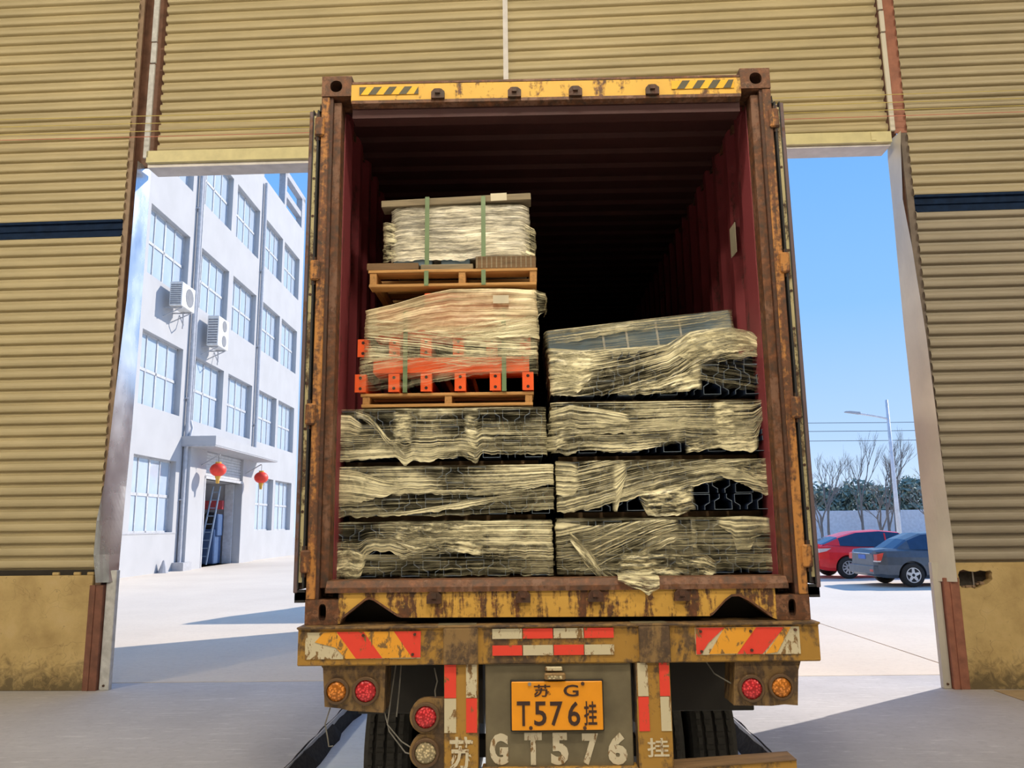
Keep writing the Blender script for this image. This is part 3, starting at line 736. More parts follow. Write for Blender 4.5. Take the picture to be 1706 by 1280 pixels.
# chevron boards
cl = tb('chevron_board', B(-1.196, -.648, -.0585, -.0545, 1.137, 1.259), M['d_white'], bm_, label='worn red, orange and cream chevron board')
decal([(-1.15, 1.215), (-1.11, 1.258), (-1.048, 1.261), (-.953, 1.139), (-1.0, 1.138), (-1.05, 1.19)], M['d_orange'], bm_, 'chevron_stripe')
decal([(-1.048, 1.261), (-.919, 1.261), (-.828, 1.140), (-.953, 1.139)], M['d_red'], bm_, 'chevron_stripe')
decal([(-.919, 1.261), (-.775, 1.261), (-.689, 1.142), (-.828, 1.140)], M['d_orange'], bm_, 'chevron_stripe')
decal([(-.775, 1.261), (-.647, 1.261), (-.648, 1.142), (-.689, 1.142)], M['d_red'], bm_, 'chevron_stripe')
tb('chevron_board', B(.650, 1.140, -.0585, -.0545, 1.140, 1.264), M['d_white'], bm_, label='worn red, orange and cream chevron board')
decal([(.652, 1.263), (.789, 1.263), (.711, 1.196), (.672, 1.143), (.652, 1.143)], M['d_red'], bm_, 'chevron_stripe')
decal([(.789, 1.263), (.938, 1.263), (.843, 1.145), (.711, 1.143)], M['d_orange'], bm_, 'chevron_stripe')
decal([(.938, 1.263), (1.070, 1.262), (.960, 1.142), (.843, 1.143)], M['d_red'], bm_, 'chevron_stripe')
decal([(1.070, 1.262), (1.10, 1.262), (1.03, 1.150), (.975, 1.142)], M['d_orange'], bm_, 'chevron_stripe')
for x, z in ((-.92, 1.245), (-.675, 1.247), (-.685, 1.156), (.675, 1.247), (.91, 1.246), (.91, 1.16), (.675, 1.156), (1.12, 1.25)):
    mb = MB(); mb.lathe([(-.070, 0), (-.070, .007), (-.058, .007)], (x, 0, z), 'y', 8); tb('rivet', mb, M['c_rust'], bm_)
# centre strips
for k, (a, b) in enumerate(((-.310, -.165), (-.165, -.020), (-.020, .125), (.125, .268))):
    decal(rectd(a+.002, b-.002, 1.222, 1.268), M['d_red' if k % 2 else 'd_white'], bm_)
    decal(rectd(a+.002, b-.002, 1.146, 1.192), M['d_white' if k % 2 else 'd_red'], bm_)
# uprights under the beam
for sg, (x0, x1), strips in ((-1, (-.537, -.378), (((-.535, -.480), 'd_red', 'd_white'), ((-.433, -.382), 'd_white', 'd_red'))), (1, (.366, .525), (((.372, .420), 'd_white', 'd_red'), ((.474, .521), 'd_red', 'd_white')))):
    p = tb('upright', B(x0, x1, -.050, .05, .30, 1.112, c=.004), M['t_yellow'])
    for (a, b), m1, m2 in strips:
        decal(rectd(a, b, .957, 1.106), M[m1], p, y=-.0502); decal(rectd(a, b, .803, .954), M[m2], p, y=-.0502)
# centre panel, plate and stencilled number
pn = tb('rear_panel', B(-.344, .343, -.035, -.015, .62, 1.108, c=.004), M['t_panel'])
tb('lower_bar', B(-.36, .36, -.06, .02, .56, .650, c=.004), M['t_yellow'])
npl = tb('number_plate', B(-.220, .204, -.062, -.054, .812, 1.028, c=.003), M['plate'], label='amber number plate')
tb('plate_backing', B(-.226, .210, -.054, -.036, .806, 1.034, c=.003), M['t_dark'], pn)
PY = -.0632
def ch(body, x0, z1, x1, z0, par, mat, y, bold): return glyph('character', body, par, (x0+x1)/2, (z0+z1)/2, x1-x0, z1-z0, y, mat, bold)
for body, b in (('苏', (-.115, 1.015, -.037, .960)), ('G', (.023, 1.013, .093, .961)), ('T', (-.196, .941, -.134, .833)), ('5', (-.116, .940, -.058, .833)), ('7', (-.041, .939, .017, .832)), ('6', (.041, .939, .098, .831)), ('挂', (.116, .939, .176, .833))):
    ch(body, *b, npl, M['plate_ink'], PY, .012)
for x, z in ((-.135, 1.018), (.113, 1.018), (-.132, .824), (.118, .822)):
    mb = MB(); mb.lathe([(-.069, 0), (-.069, .0085), (-.061, .0085)], (x, 0, z), 'y', 8); tb('bolt', mb, M['steel' if x < -.133 else 'c_rust'], npl)
for body, b in (('G', (-.325, .795, -.239, .657)), ('T', (-.163, .798, -.082, .656)), ('5', (-.040, .797, .041, .655)), ('7', (.105, .792, .180, .654)), ('6', (.224, .794, .314, .653))):
    ch(body, *b, pn, M['stencil'], -.0365, .050)
ch('苏', -.510, .785, -.400, .640, bm_, M['stencil'], -.0515, .02)
ch('挂', .405, .772, .505, .690, bm_, M['stencil'], -.0515, .015)
# plate lamp bracket
pl = tb('plate_lamp', B(-.066, .034, -.075, -.035, 1.036, 1.066, c=.006), M['t_brown'])
tb('bracket', B(-.06, .02, -.055, -.035, 1.072, 1.092, c=.004), M['d_white'], pl); tb('lamp_lens', B(-.05, .018, -.079, -.074, 1.042, 1.056), M['l_clear'], pl)
# lamp boxes
def lamp(x, z, r, mat, par, y):
    mb = MB(); mb.lathe([(y, r*1.30), (y-.018, r*1.30), (y-.024, r*1.22), (y-.024, r*1.02), (y-.008, r*1.0)], (x, 0, z), 'y', 28); o = tb('lamp_rim', mb, M['l_rim'], par)
    mb = MB(); mb.lathe([(y-.008, r*1.01), (y-.018, r*.98), (y-.023, r*.7), (y-.025, 0)], (x, 0, z), 'y', 28); tb('lamp_lens', mb, mat, par, smooth=True)
mb = MB(); mb.prism([(-1.132, 1.108), (-1.118, 1.09), (-1.105, .916), (-1.03, .908), (-.99, .898), (-.825, .887), (-.819, 1.108)], -.02, .16, 'y'); lb = tb('lamp_box', mb, M['t_brown'])
lamp(-1.047, .988, .046, M['l_amber'], lb, -.02); lamp(-.909, .988, .050, M['l_red'], lb, -.02)
mb = MB(); mb.prism([(.838, 1.104), (1.150, 1.104), (1.135, 1.06), (1.121, .903), (1.06, .908), (1.0, .902), (.822, .906)], -.02, .16, 'y'); lb2 = tb('lamp_box', mb, M['t_brown'])
lamp(.906, .983, .048, M['l_red'], lb2, -.02); lamp(1.045, .988, .046, M['l_amber'], lb2, -.02)
def round_bracket(x, z, r, mat):
    mb = MB(); pts = [(x+r*math.cos(q), z+r*math.sin(q)) for q in [math.pi*.5+math.pi*i/14 for i in range(15)]]+[(-.50, z-r), (-.50, z+r)]
    mb.prism(pts, -.035, .02, 'y'); b = tb('lamp_bracket', mb, M['t_brown']); lamp(x, z, .050, mat, b, -.035)
round_bracket(-.622, .873, .078, M['l_red']); round_bracket(-.622, .716, .078, M['l_clear'])
# mudguards, chassis rails, axles
for sg in (-1, 1):
    a, b = sorted((sg*.40, sg*1.03))
    tb('mudguard', B(a, b, .40, .43, .79, 1.25, c=.004), M['t_flap'])
    a, b = sorted((sg*.56, sg*1.14))
    mb = MB(); tops = [(.43, 1.02), (.60, 1.09), (2.0, 1.09), (2.2, 1.02), (2.2, 1.06), (2.0, 1.13), (.60, 1.13), (.43, 1.06)]
    mb.prism(tops, a, b, 'x'); tb('mudguard_top', mb, M['t_flap'])
    a, b = sorted((sg*.36, sg*.48))
    mb = MB(); mb.box(a, b, .05, 12.2, .82, 1.27); tb('chassis_rail', mb, M['t_dark'])
for y in (.30, 4.0, 7.8, 11.9):
    tb('cross_beam', B(-1.2 if y > 1 else -.5, 1.2 if y > 1 else .5, y, y+.14, 1.15, 1.287), M['t_yellow'])
def tyre_mesh():
    mb = MB(); R_, w = .52, .14
    prof = [(-w*.75, .30), (-w*.95, .36), (-w, .44), (-w*.92, .495), (-w*.72, R_-.004), (-.075, R_), (-.072, R_-.014), (-.058, R_-.014), (-.055, R_), (-.008, R_), (-.006, R_-.014), (.006, R_-.014), (.008, R_), (.055, R_), (.058, R_-.014), (.072, R_-.014), (.075, R_), (w*.72, R_-.004), (w*.92, .495), (w, .44), (w*.95, .36), (w*.75, .30), (-w*.75, .30)]
    mb.lathe(prof, (0, 0, 0), 'x', 48); mb.f = [f for f in mb.f if len(f) == 4]; mb.mi = [0]*len(mb.f)
    for k in range(48):      # tread lugs
        q = 2*math.pi*k/48
        for x0, x1 in ((-.10, -.078), (-.052, -.012), (.012, .052), (.078, .10)):
            c, s_ = math.cos(q), math.sin(q); d = .018
            P = lambda x, r, t: (x, c*r-s_*t, s_*r+c*t)
            o = [P(x, r, t) for r in (R_-.004, R_+.008) for x, t in ((x0, -d), (x1, -d), (x1, d), (x0, d))]
            mb.add(o, [(4, 5, 6, 7), (0, 1, 5, 4), (1, 2, 6, 5), (2, 3, 7, 6), (3, 0, 4, 7)])
    return mb.mesh('tyre', M['tyre'])
def rim_mesh():
    mb = MB(); mb.lathe([(-.10, .30), (-.10, .27), (.02, .24), (.04, .15), (.06, .14), (.06, 0)], (0, 0, 0), 'x', 24); return mb.mesh('rim', M['t_brown'])
tm, rm_ = tyre_mesh(), rim_mesh()
for y in (1.50, 2.85):
    tb('axle', B(-.95, .95, y-.06, y+.06, LANE+.46, LANE+.58, c=.01), M['t_dark'])
    for x in (-.985, -.645, .645, .955):
        t = link('tyre', tm, tr, (x, y, .528)); link('rim', rm_, t)
# landing legs near the front
for x in (-.75, .75):
    tb('landing_leg', B(x-.06, x+.06, 9.6, 9.72, LANE+.3, 1.15), M['t_yellow'])
    tb('landing_foot', B(x-.13, x+.13, 9.53, 9.79, LANE+.28, LANE+.31), M['t_yellow'])
ub = MB(); ub.prism([(.50, .575), (1.085, .61), (1.085, .672), (.50, .637)], -.055, .07, 'y'); tb('underride_bar', ub, M['t_yellow'], label='dull yellow bar low under the right lamp box')
ub = MB(); ub.prism([(.50, .637), (1.085, .672), (1.085, .677), (.50, .642)], -.06, .075, 'y'); tb('bar_top', ub, M['old_wood'])
# loose wires
for pts in ([(-.78, .05, 1.10), (-.80, .04, .95), (-.81, .0, .83), (-.74, -.02, .76), (-.66, -.03, .715), (-.60, -.03, .712)],
            [(-.84, .05, .90), (-.80, .0, .80), (-.72, -.02, .71), (-.64, -.03, .695), (-.58, -.03, .70)],
            [(-.59, .02, 1.08), (-.575, .01, 1.02), (-.585, .0, .98), (-.582, .0, .95)],
            [(-1.08, -.01, .91), (-1.10, -.02, .84), (-1.085, -.02, .77), (-1.08, -.02, .74), (-1.06, -.02, .742)],
            [(-.755, .05, 1.10), (-.76, .03, .98), (-.77, .02, .86)],
            [(.72, .05, 1.09), (.75, .03, 1.04), (.82, .0, 1.0)]):
    mb = MB(); mb.tube(pts, .0035, 5); tb('wire', mb, M['wire'])

# tractor in front of the trailer (casts the second shadow on the yard)
tk = thing('tractor_cab', 'yellow tractor unit hidden ahead of the container', 'truck', (0, 16.5, LANE))
def kb(name, mb, mat, parent=None): return build(name, mb, mat, parent or tk)
mb = MB(); mb.prism([(15.2, .9), (17.6, .9), (17.7, 1.2), (17.62, 2.2), (17.35, 3.1), (17.2, 3.2), (15.2, 3.2)], -1.22, 1.22, 'x'); cabo = kb('cab', mb, M['t_yellow'])
mb = MB(); mb.prism([(15.2, 3.2), (17.1, 3.2), (16.2, 3.85), (15.4, 4.15), (15.2, 4.15)], -1.20, 1.20, 'x'); kb('roof_deflector', mb, M['t_yellow'], cabo)
mb = MB(); mb.prism([(17.665, 2.0), (17.69, 2.0), (17.40, 3.02), (17.38, 3.02)], -1.1, 1.1, 'x'); kb('windscreen', mb, M['car_glass'], cabo)
kb('frame', B(-.45, .45, 12.4, 17.4, .75, .95), M['t_dark'])
for x in (-1.0, 1.0):
    for y in (13.2, 16.9):
        t = link('tyre', tm, tk, (x, y-16.5, .528)); link('rim', rm_, t)
kb('axle', B(-1.0, 1.0, 13.12, 13.28, .28, .44), M['t_dark']); kb('axle', B(-1.0, 1.0, 16.82, 16.98, .28, .44), M['t_dark'])
kb('fifth_wheel', B(-.45, .45, 12.6, 13.6, .95, .99), M['t_dark'])

# ================================================================= CARGO
# --- one upright section, shared by every bundle
def upright_mesh(L, flip):
    t = .0024
    half = [(-.020, 0), (-.020, .020), (-.046, .036), (-.046, .080), (.046, .080), (.046, .036), (.020, .020), (.020, 0)]
    inn = [(.020-t, 0), (.020-t, .022), (.046-t, .038), (.046-t, .080-t), (-.046+t, .080-t), (-.046+t, .038), (-.020+t, .022), (-.020+t, 0)]
    mb = MB(); n = len(half)
    pts = half+inn
    if flip: pts = [(x, .080-z) for x, z in pts]
    N = len(pts); mb.v = [(x, 0, z) for x, z in pts]+[(x, L, z) for x, z in pts]
    for i in range(N):
        j = (i+1) % N; mb.f.append((i, j, N+j, N+i)); mb.mi.append(0)
    for i in range(n-1):      # cut end: strip of quads between outer and inner outlines
        a, b = i, i+1; c, d = N-1-(i+1), N-1-i
        mb.f.append((a, b, c, d)); mb.mi.append(1); mb.f.append((N+a, N+d, N+c, N+b)); mb.mi.append(1)
    return mb.mesh('upright', [M['up_side'], M['up_edge']])
UP = {}
def lerp_pts(pts, u):
    if u <= pts[0][0]: return pts[0][1]
    for (a, b), (c, d) in zip(pts, pts[1:]):
        if u <= c: return b+(d-b)*(u-a)/max(1e-6, c-a)
    return pts[-1][1]
def film(parent, rect, yf, top, bot, mat, wl=.5, wr=.5, lip=.0, amp=.006, seed=0.0, nv=30, du=.012, rag=.010, off=.010, span=(0, 1), name='film', thick=0, slopeskew=0.0):
    """stretch film laid on a bundle: rect=(x0,x1,z0,z1) of the front face at y=yf (world).
    top/bot: control points (u 0..1, v 0..1 from the top of the face); span: u range covered; wl/wr: metres wrapped round the sides"""
    x0, x1, z0, z1 = rect; W = x1-x0; H = z1-z0
    ua = span[0]*W-(wl if span[0] <= 0 else 0); ub = span[1]*W+(wr if span[1] >= 1 else 0)
    us = []; u = ua
    while u < ub:
        us.append(u); u += du if -.05 < u < W+.05 else .06
    us.append(ub)
    fade = []; amp *= .62; mb = MB(); mb.uv = []; hm = H*sum(lerp_pts(bot, q/8)-lerp_pts(top, q/8) for q in range(9))/9
    nl = 6 if lip > 0 else 0
    rows = [('lip', k/nl) for k in range(nl)]+[('v', k/(nv-1)) for k in range(nv)]
    nz = mnoise.noise
    b = root_loc(parent)
    for kind, q in rows:
        for u in us:
            uc = min(max(u/W, 0), 1)
            zt = z1-H*lerp_pts(top, uc); zb = z1-H*lerp_pts(bot, uc)
            zb += rag*(nz(Vector((u*22, seed, 1.3)))+.6*nz(Vector((u*60, seed, 2.3))))
            if kind == 'v': v = q; z = zt+(zb-zt)*v
            else: v = 0; z = zt
            vv = (.45*(zt-zb)+.55*hm)*v
            d = off+amp*(1.0*nz(Vector((u*2.6, vv*48+seed*3, seed)))+.7*nz(Vector((u*7, vv*95, seed+5)))+.9*nz(Vector((u*11, vv*13, seed+9))))
            d = max(.002, d)
            if kind == 'lip':
                y = yf+lip*(1-q)+.002; x = x0+min(max(u, 0), W)
                if u < 0: x -= .004*min(1, -u*10)
                p = (x, y, zt+d*.8)
            elif u < 0: p = (x0-d, yf+(-u), z)
            elif u > W: p = (x1+d, yf+(u-W), z)
            else:
                e = min(u, W-u); rnd_ = max(0, .012-e)
                p = (x0+u, yf-d+rnd_, z)
            fd = 1.0
            for has, dist in ((span[0] > 0, u-ua), (span[1] < 1, ub-u)):
                if has: fd = min(fd, max(0, (dist+.012*nz(Vector((z*26, seed, 4.4)))-.004)/.022))
            fade.append(min(1, fd))
            mb.v.append((p[0]-b.x, p[1]-b.y, p[2]-b.z)); mb.uv.append((u+seed*1.7, (vv if kind == 'v' else -lip*(1-q))+seed*.37+slopeskew*u))
    n = len(us)
    for k in range(len(rows)-1):
        for i in range(n-1):
            a = k*n+i; mb.f.append((a, a+1, a+n+1, a+n)); mb.mi.append(0)
    me = mb.mesh('film', mat, smooth=True, recalc=False); me.attributes.new('fade', 'FLOAT', 'POINT').data.foreach_set('value', fade)
    o = link(name, me, parent); return o
def bundle(label, x0, x1, z0, z1, yf, rows, L, films, skew=0.0, bear=.032, shift=0.0):
    root = thing('upright_bundle', label, 'steel bundle', ((x0+x1)/2, yf, z0), 0, 'wrapped bundles of steel uprights')
    b = root.location
    for k, y in enumerate((yf+.16, yf+L*.5, yf+L-.2)):
        build('bearer', B(x0+.03, x1-.03, y, y+.07, z0, z0+bear), M['old_wood'], root)
    ph = (z1-z0-bear-.006)/rows
    n = int((x1-x0-.01)/.104); pw = (x1-x0-.01)/n
    for fl_ in (0, 1):
        if (L, fl_) not in UP: UP[(L, fl_)] = upright_mesh(L, fl_)
    for r in range(rows):
        for i in range(n):
            jx = .004*math.sin(i*2.1+r*3.3+x0*5)
            link('upright', UP[(L, (i+r) % 2)], root, (x0+.005+pw*(i+.5)+jx-b.x, .008*abs(math.sin(i*1.7+r*2.9)), bear+.003+ph*r+(ph-.084)*.5))
    for k, f in enumerate(films):
        film(root, (x0, x1, z0+bear*.85, z1), yf, **f)
    return root
full = [(0, 0), (1, 0)]
def F(top, bot, mat, **k):
    d = dict(top=top, bot=bot, mat=M[mat]); d.update(k); return d
ZB = 1.459
bundle('film-wrapped bundle of dark steel uprights at the bottom of the left stack', -1.135, -.012, ZB, 1.772, .20, 3, 2.6, [
    F(full, [(0, .95), (.12, .98), (.15, .60), (.19, .50), (.26, .52), (.33, .68), (.355, .60), (.5, .58), (1, .66)], 'film', lip=.5, seed=1.1, amp=.008),
    F([(0, .55), (1, .62)], [(0, .93), (.5, .97), (1, .94)], 'film_thin', seed=1.6, amp=.005, rag=.012),
    F([(0, .80), (1, .70)], [(0, .90), (1, .80)], 'film_thin', seed=2.2, amp=.006, off=.016),
    F([(0, .35), (.09, .30), (.16, .45)], [(0, 1.08), (.06, 1.06), (.10, 1.14), (.13, .98), (.16, .60)], 'film_crumple', span=(-.001, .16), wl=.1, seed=3.3, amp=.016, off=.022),
    F([(.28, .0), (.70, .05)], [(.28, .30), (.36, .55), (.5, .52), (.70, .60)], 'film_crumple', span=(.28, .70), seed=3.9, amp=.010, off=.016)])
bundle('film-wrapped bundle of dark steel uprights, second from the floor in the left stack', -1.122, -.004, 1.775, 2.062, .20, 3, 2.6, [
    F(full, [(0, .80), (.12, .66), (.2, .56), (.5, .58), (.75, .60), (1, .42)], 'film', lip=.5, seed=4.1, amp=.008),
    F([(0, .05), (.1, .1), (.2, .25), (.3, .35)], [(0, .78), (.12, .72), (.3, .50)], 'film_heavy', span=(-.001, .30), wl=.3, seed=4.6, amp=.008, off=.014),
    F([(0, .6), (1, .45)], [(0, 1.0), (.4, 1.0), (.7, .98), (1, .90)], 'film_thin', seed=4.9, amp=.005),
    F([(.0, .93), (.3, .92), (.6, .72), (1, .46)], [(0, .99), (.3, .99), (.6, .84), (1, .58)], 'film', seed=5.3, amp=.006, off=.016)])
bundle('film-wrapped bundle of dark steel uprights, third from the floor, under the orange beams', -1.150, -.036, 2.066, 2.366, .20, 3, 2.6, [
    F(full, [(0, 1.02), (.2, .98), (.3, .93), (.34, 1.10), (.38, 1.0), (.45, 1.06), (.5, .96), (.62, .96), (.68, 1.10), (.70, .90), (1, .93)], 'film', lip=.5, seed=6.1, amp=.009),
    F([(0, .10), (.08, .12), (.14, .3)], [(0, .70), (.08, .66), (.14, .45)], 'film_heavy', span=(-.001, .14), wl=.4, seed=6.5, amp=.010, off=.015),
    F([(.10, .0), (.17, .1), (.25, .5), (.36, .9)], [(.10, .12), (.19, .35), (.27, .8), (.36, 1.1)], 'film_crumple', span=(.10, .36), seed=6.9, amp=.008, off=.02),
    F([(.28, 0), (.38, 0)], [(.28, .70), (.38, .66)], 'film_crumple', span=(.28, .38), seed=7.1, amp=.008, off=.016),
    F([(.62, 0), (.69, 0)], [(.62, .85), (.67, 1.0), (.69, 1.1)], 'film_crumple', span=(.62, .69), seed=7.4, amp=.008, off=.016)])
bundle('film-wrapped bundle of dark steel uprights at the bottom of the right stack', .028, 1.150, ZB, 1.778, .20, 3, 2.6, [
    F(full, [(0, .95), (.2, .97), (.45, .93), (1, .92)], 'film_thin', lip=.5, seed=8.1, amp=.009),
    F([(0, .05), (.15, .12), (.45, .02), (.55, .04)], [(0, .85), (.15, .92), (.25, .80), (.45, .55), (.55, .35)], 'film', span=(-.001, .55), wl=.3, seed=8.4, amp=.011, off=.014, slopeskew=.25),
    F([(.04, .20), (.12, .45), (.2, .85), (.30, 1.10)], [(.04, .32), (.12, .80), (.2, 1.10), (.26, 1.17), (.30, 1.16)], 'film_crumple', span=(.04, .30), seed=8.8, amp=.012, off=.022),
    F([(.26, .62), (.5, .58), (.66, .62), (.72, .8)], [(.26, .92), (.4, 1.02), (.6, 1.05), (.68, 1.02), (.72, .92)], 'film_crumple', span=(.26, .72), seed=9.2, amp=.014, off=.022),
    F([(.72, .0), (.85, -.02), (.97, .02)], [(.72, .10), (.79, .30), (.80, .58), (.86, .60), (.90, .36), (.97, .28)], 'film_heavy', span=(.72, .97), seed=9.5, amp=.014, off=.018),
    F([(.60, .02), (.63, .02)], [(.60, .55), (.63, .56)], 'film_heavy', span=(.60, .63), seed=9.8, amp=.006, off=.016)])
bundle('film-wrapped bundle of dark steel uprights, second from the floor in the right stack', .034, 1.166, 1.782, 2.078, .20, 3, 2.6, [
    F(full, [(0, .98), (.12, .96), (.3, .78), (.5, .58), (.62, .50), (.84, .34), (.90, .50), (1.0, .62)], 'film', lip=.5, seed=11.1, amp=.010, slopeskew=.16),
    F([(0, .0), (.06, .02), (.10, .1)], [(0, .65), (.06, .68), (.10, .5)], 'film_heavy', span=(-.001, .10), wl=.3, seed=11.5, amp=.008, off=.014),
    F([(.24, .10), (.30, .05), (.32, .05)], [(.24, .98), (.26, 1.02), (.30, .40), (.32, .25)], 'film_heavy', span=(.24, .32), seed=11.7, amp=.010, off=.020),
    F([(.36, .62), (.5, .56), (.62, .52)], [(.36, .72), (.40, 1.06), (.5, 1.10), (.57, 1.02), (.62, .98)], 'film_crumple', span=(.36, .62), seed=12.1, amp=.016, off=.022),
    F([(.64, .02), (.75, .08), (.85, .26), (.93, .48), (1.0, .56)], [(.64, .16), (.75, .34), (.85, .52), (.93, .70), (1.0, .74)], 'film', span=(.64, 1.0), wr=.2, seed=12.5, amp=.010, off=.020, slopeskew=.3),
    F([(.82, .0), (1, .0)], [(.82, .2), (.94, .62), (1, .3)], 'film_crumple', span=(.82, 1.0), wr=.2, seed=12.9, amp=.010, off=.014)])
bundle('film-wrapped bundle of dark steel uprights, third from the floor in the right stack', .012, 1.150, 2.082, 2.388, .20, 3, 2.6, [
    F(full, [(0, .95), (.06, 1.0), (.12, .92), (.35, .98), (.5, .84), (.58, .80), (.7, .92), (.85, .94), (.92, .90), (.95, .55), (.97, .30), (1.0, .25)], 'film', lip=.5, seed=14.1, amp=.010),
    F([(0, .15), (.08, .05), (.2, .12), (.36, .26)], [(0, .45), (.08, .50), (.13, .62), (.2, .52), (.36, .46)], 'film_heavy', span=(-.001, .36), wl=.2, seed=14.5, amp=.013, off=.02),
    F([(.02, .55), (1, .30)], [(.02, .64), (.5, .60), (1, .42)], 'film', span=(.02, .98), seed=14.8, amp=.006, off=.016),
    F([(.74, .05), (.84, .02)], [(.74, .85), (.84, .90)], 'film_crumple', span=(.74, .84), seed=15.2, amp=.008, off=.016),
    F([(.60, .72), (.94, .62)], [(.60, .98), (.75, .90), (.90, 1.0), (.94, .92)], 'film_crumple', span=(.60, .94), seed=15.6, amp=.012, off=.018),
    F([(-.0, .40), (.06, .38)], [(0, .95), (.06, .8)], 'film_crumple', span=(-.001, .06), wl=.1, seed=15.9, amp=.02, off=.035)])
bundle('film-wrapped bundle of dark steel uprights on top of the right stack', .012, 1.148, 2.392, 2.672, .22, 3, 2.6, [
    F([(0, 0), (.35, .0), (.55, -.12), (.66, -.40), (.85, -.46), (.95, -.36), (1, -.12)], [(0, .95), (.12, 1.0), (.3, .95), (.45, .82), (.60, .70), (.66, .55), (.69, .42), (.75, .30), (1, .18)], 'film', lip=.34, seed=17.1, amp=.012, nv=36, slopeskew=.14),
    F([(.0, .05), (.12, .0), (.2, .1)], [(0, .6), (.12, .95), (.2, .5)], 'film_crumple', span=(-.001, .2), wl=.3, seed=17.4, amp=.012, off=.016),
    F([(.62, .0), (.8, .1), (1, .3)], [(.62, .1), (.68, .62), (.8, .85), (1, .95)], 'film_thin', span=(.62, 1.0), seed=17.8, amp=.010, off=.012),
    F([(.30, .78), (.5, .70), (.62, .52), (.70, .45)], [(.30, .98), (.5, .98), (.62, .90), (.70, .88)], 'film_crumple', span=(.30, .70), seed=18.2, amp=.016, off=.024),
    F([(.56, -.05), (.64, -.30), (.80, -.40), (.92, -.34), (1, -.12)], [(.56, .05), (.64, .22), (.72, .26), (.80, .16), (.92, .06), (1, .0)], 'film_crumple', span=(.56, 1.0), wr=.2, seed=18.6, amp=.014, off=.022),
    F([(.64, .35), (.68, .25), (.74, .22), (.78, .3)], [(.64, .60), (.68, .66), (.74, .60), (.78, .5)], 'film_heavy', span=(.64, .70), seed=18.9, amp=.022, off=.032)])

rb = [o for o in bpy.data.objects if o.get('label', '').endswith('bottom of the right stack')][0]
film(rb, (.30, .50, 1.405, 1.50), -.018, [(0, 0), (1, .1)], [(0, .25), (.4, .55), (.7, .95), (1, .6)], M['film_crumple'], wl=.0, wr=.0, lip=.16, seed=50.2, amp=.010, off=.012)
# long wrapped carton lying behind the top right bundle
pk = thing('wrapped_carton', 'long blue-grey carton in clear film, tilted on top of the right stack', 'carton', (.565, .62, 2.685)); pk.rotation_euler = (0, R(-6.0), 0)
mb = MB(); mb.box(-.545, .555, 0, .9, .045, .255, c=.008); build('carton', mb, M['bluebox'], pk, world=False)
for k, x in enumerate((-.22, -.08, .10, .24)):
    build('panel_edge', B(x, x+.012, -.006, .0, .06, .235), M['carton'], pk, world=False)
_l = pk.location.copy()
f_ = film(pk, (_l.x-.545, _l.x+.555, _l.z+.045, _l.z+.255), _l.y, full, [(0, 1), (1, 1)], M['film_thin'], lip=.9, seed=20.5, amp=.005, wl=.8, wr=.8)
film(pk, (_l.x-.545, _l.x+.555, _l.z+.045, _l.z+.255), _l.y, full, [(0, .45), (.4, .30), (.8, .38), (1, .15)], M['film'], lip=.9, seed=21.5, amp=.006, off=.014, wl=.3, wr=.3)
film(pk, (_l.x-.545, _l.x+.555, _l.z+.045, _l.z+.255), _l.y, [(0, .5), (.2, .7), (1, .9)], [(0, 1), (1, 1)], M['film'], seed=22.5, amp=.006, off=.014, wl=.3, wr=.3)
build('end_support', B(.30, .50, .2, .8, -.01, .045), M['old_wood'], pk, world=False)

# --- pallets
def pallet(label, x0, x1, y0, y1, z0, h, sx):
    r = thing('wooden_pallet', label, 'pallet', ((x0+x1)/2, y0, z0), 0, 'wooden pallets in the container')
    t = .016
    for k in range(6):
        a = y0+(y1-y0-.12)*k/5; build('top_board', B(x0, x1, a, a+.12, z0+h-t, z0+h, c=.002), M['pallet'], r)
    for k in range(3):
        a = y0+(y1-y0-.10)*k/2; build('bottom_board', B(x0+.005, x1-.005, a, a+.10, z0, z0+t, c=.002), M['pallet'], r)
    for a in sx: build('stringer', B(a-.019, a+.019, y0+.004, y1, z0+t, z0+h-t, c=.002), M['pallet_y'], r)
    return r
pallet('pine pallet under the orange beams', -1.015, -.088, .21, 1.31, 2.379, .074, (-.985, -.545, -.115))
# --- orange racking beams
bl = thing('beam_load', 'film-wrapped load of orange steel racking beams with green straps, on the lower pallet', 'steel beams', (-.56, .2, 2.459))
def beam_mesh(L):
    mb = MB(); mb.box(-.021, .021, .006, L, .008, .088, c=.003); return mb.mesh('beam', M['orange'])
def plate_mesh():
    mb = MB(); mb.box(-.030, .030, 0, .006, 0, .098, c=.001); mb.box(.024, .030, .006, .05, 0, .098); return mb.mesh('end_plate', M['orange'])
def hole_mesh():
    mb = MB(); mb.lathe([(-.0015, 0), (-.0015, .0085), (.001, .0085)], (0, 0, 0), 'y', 10); return mb.mesh('bolt_hole_disc', M['hole'])  # raised disc, coloured dark like the shaded inside of a hole
bmesh_, pmesh_, hmesh_ = beam_mesh(1.9), plate_mesh(), hole_mesh()
def beam(x, z, y=0.0, plate=True):
    b = link('beam', bmesh_, bl, (x+.56, y, z-2.459))
    if plate:
        p = link('end_plate', pmesh_, b)
        for zz in (.020, .078): link('bolt_hole_disc', hmesh_, b, (0, 0, zz))
zr = 2.459
for x in (-1.015, -.835, -.662, -.480, -.292, -.118): beam(x, zr)
cbm = MB(); cbm.box(-.42, .42, -.021, .021, 0, .084, c=.003); cbm = cbm.mesh('cross_beam', M['orange'])
def crossbeam(x, y, z, k=1.0):
    o = link('cross_beam', cbm, bl, (x+.56, y-.2, z-2.459)); o.scale = (k, 1, 1)
for q in range(4): crossbeam(-.53, .228+.05*q, zr+.102, 1.0)
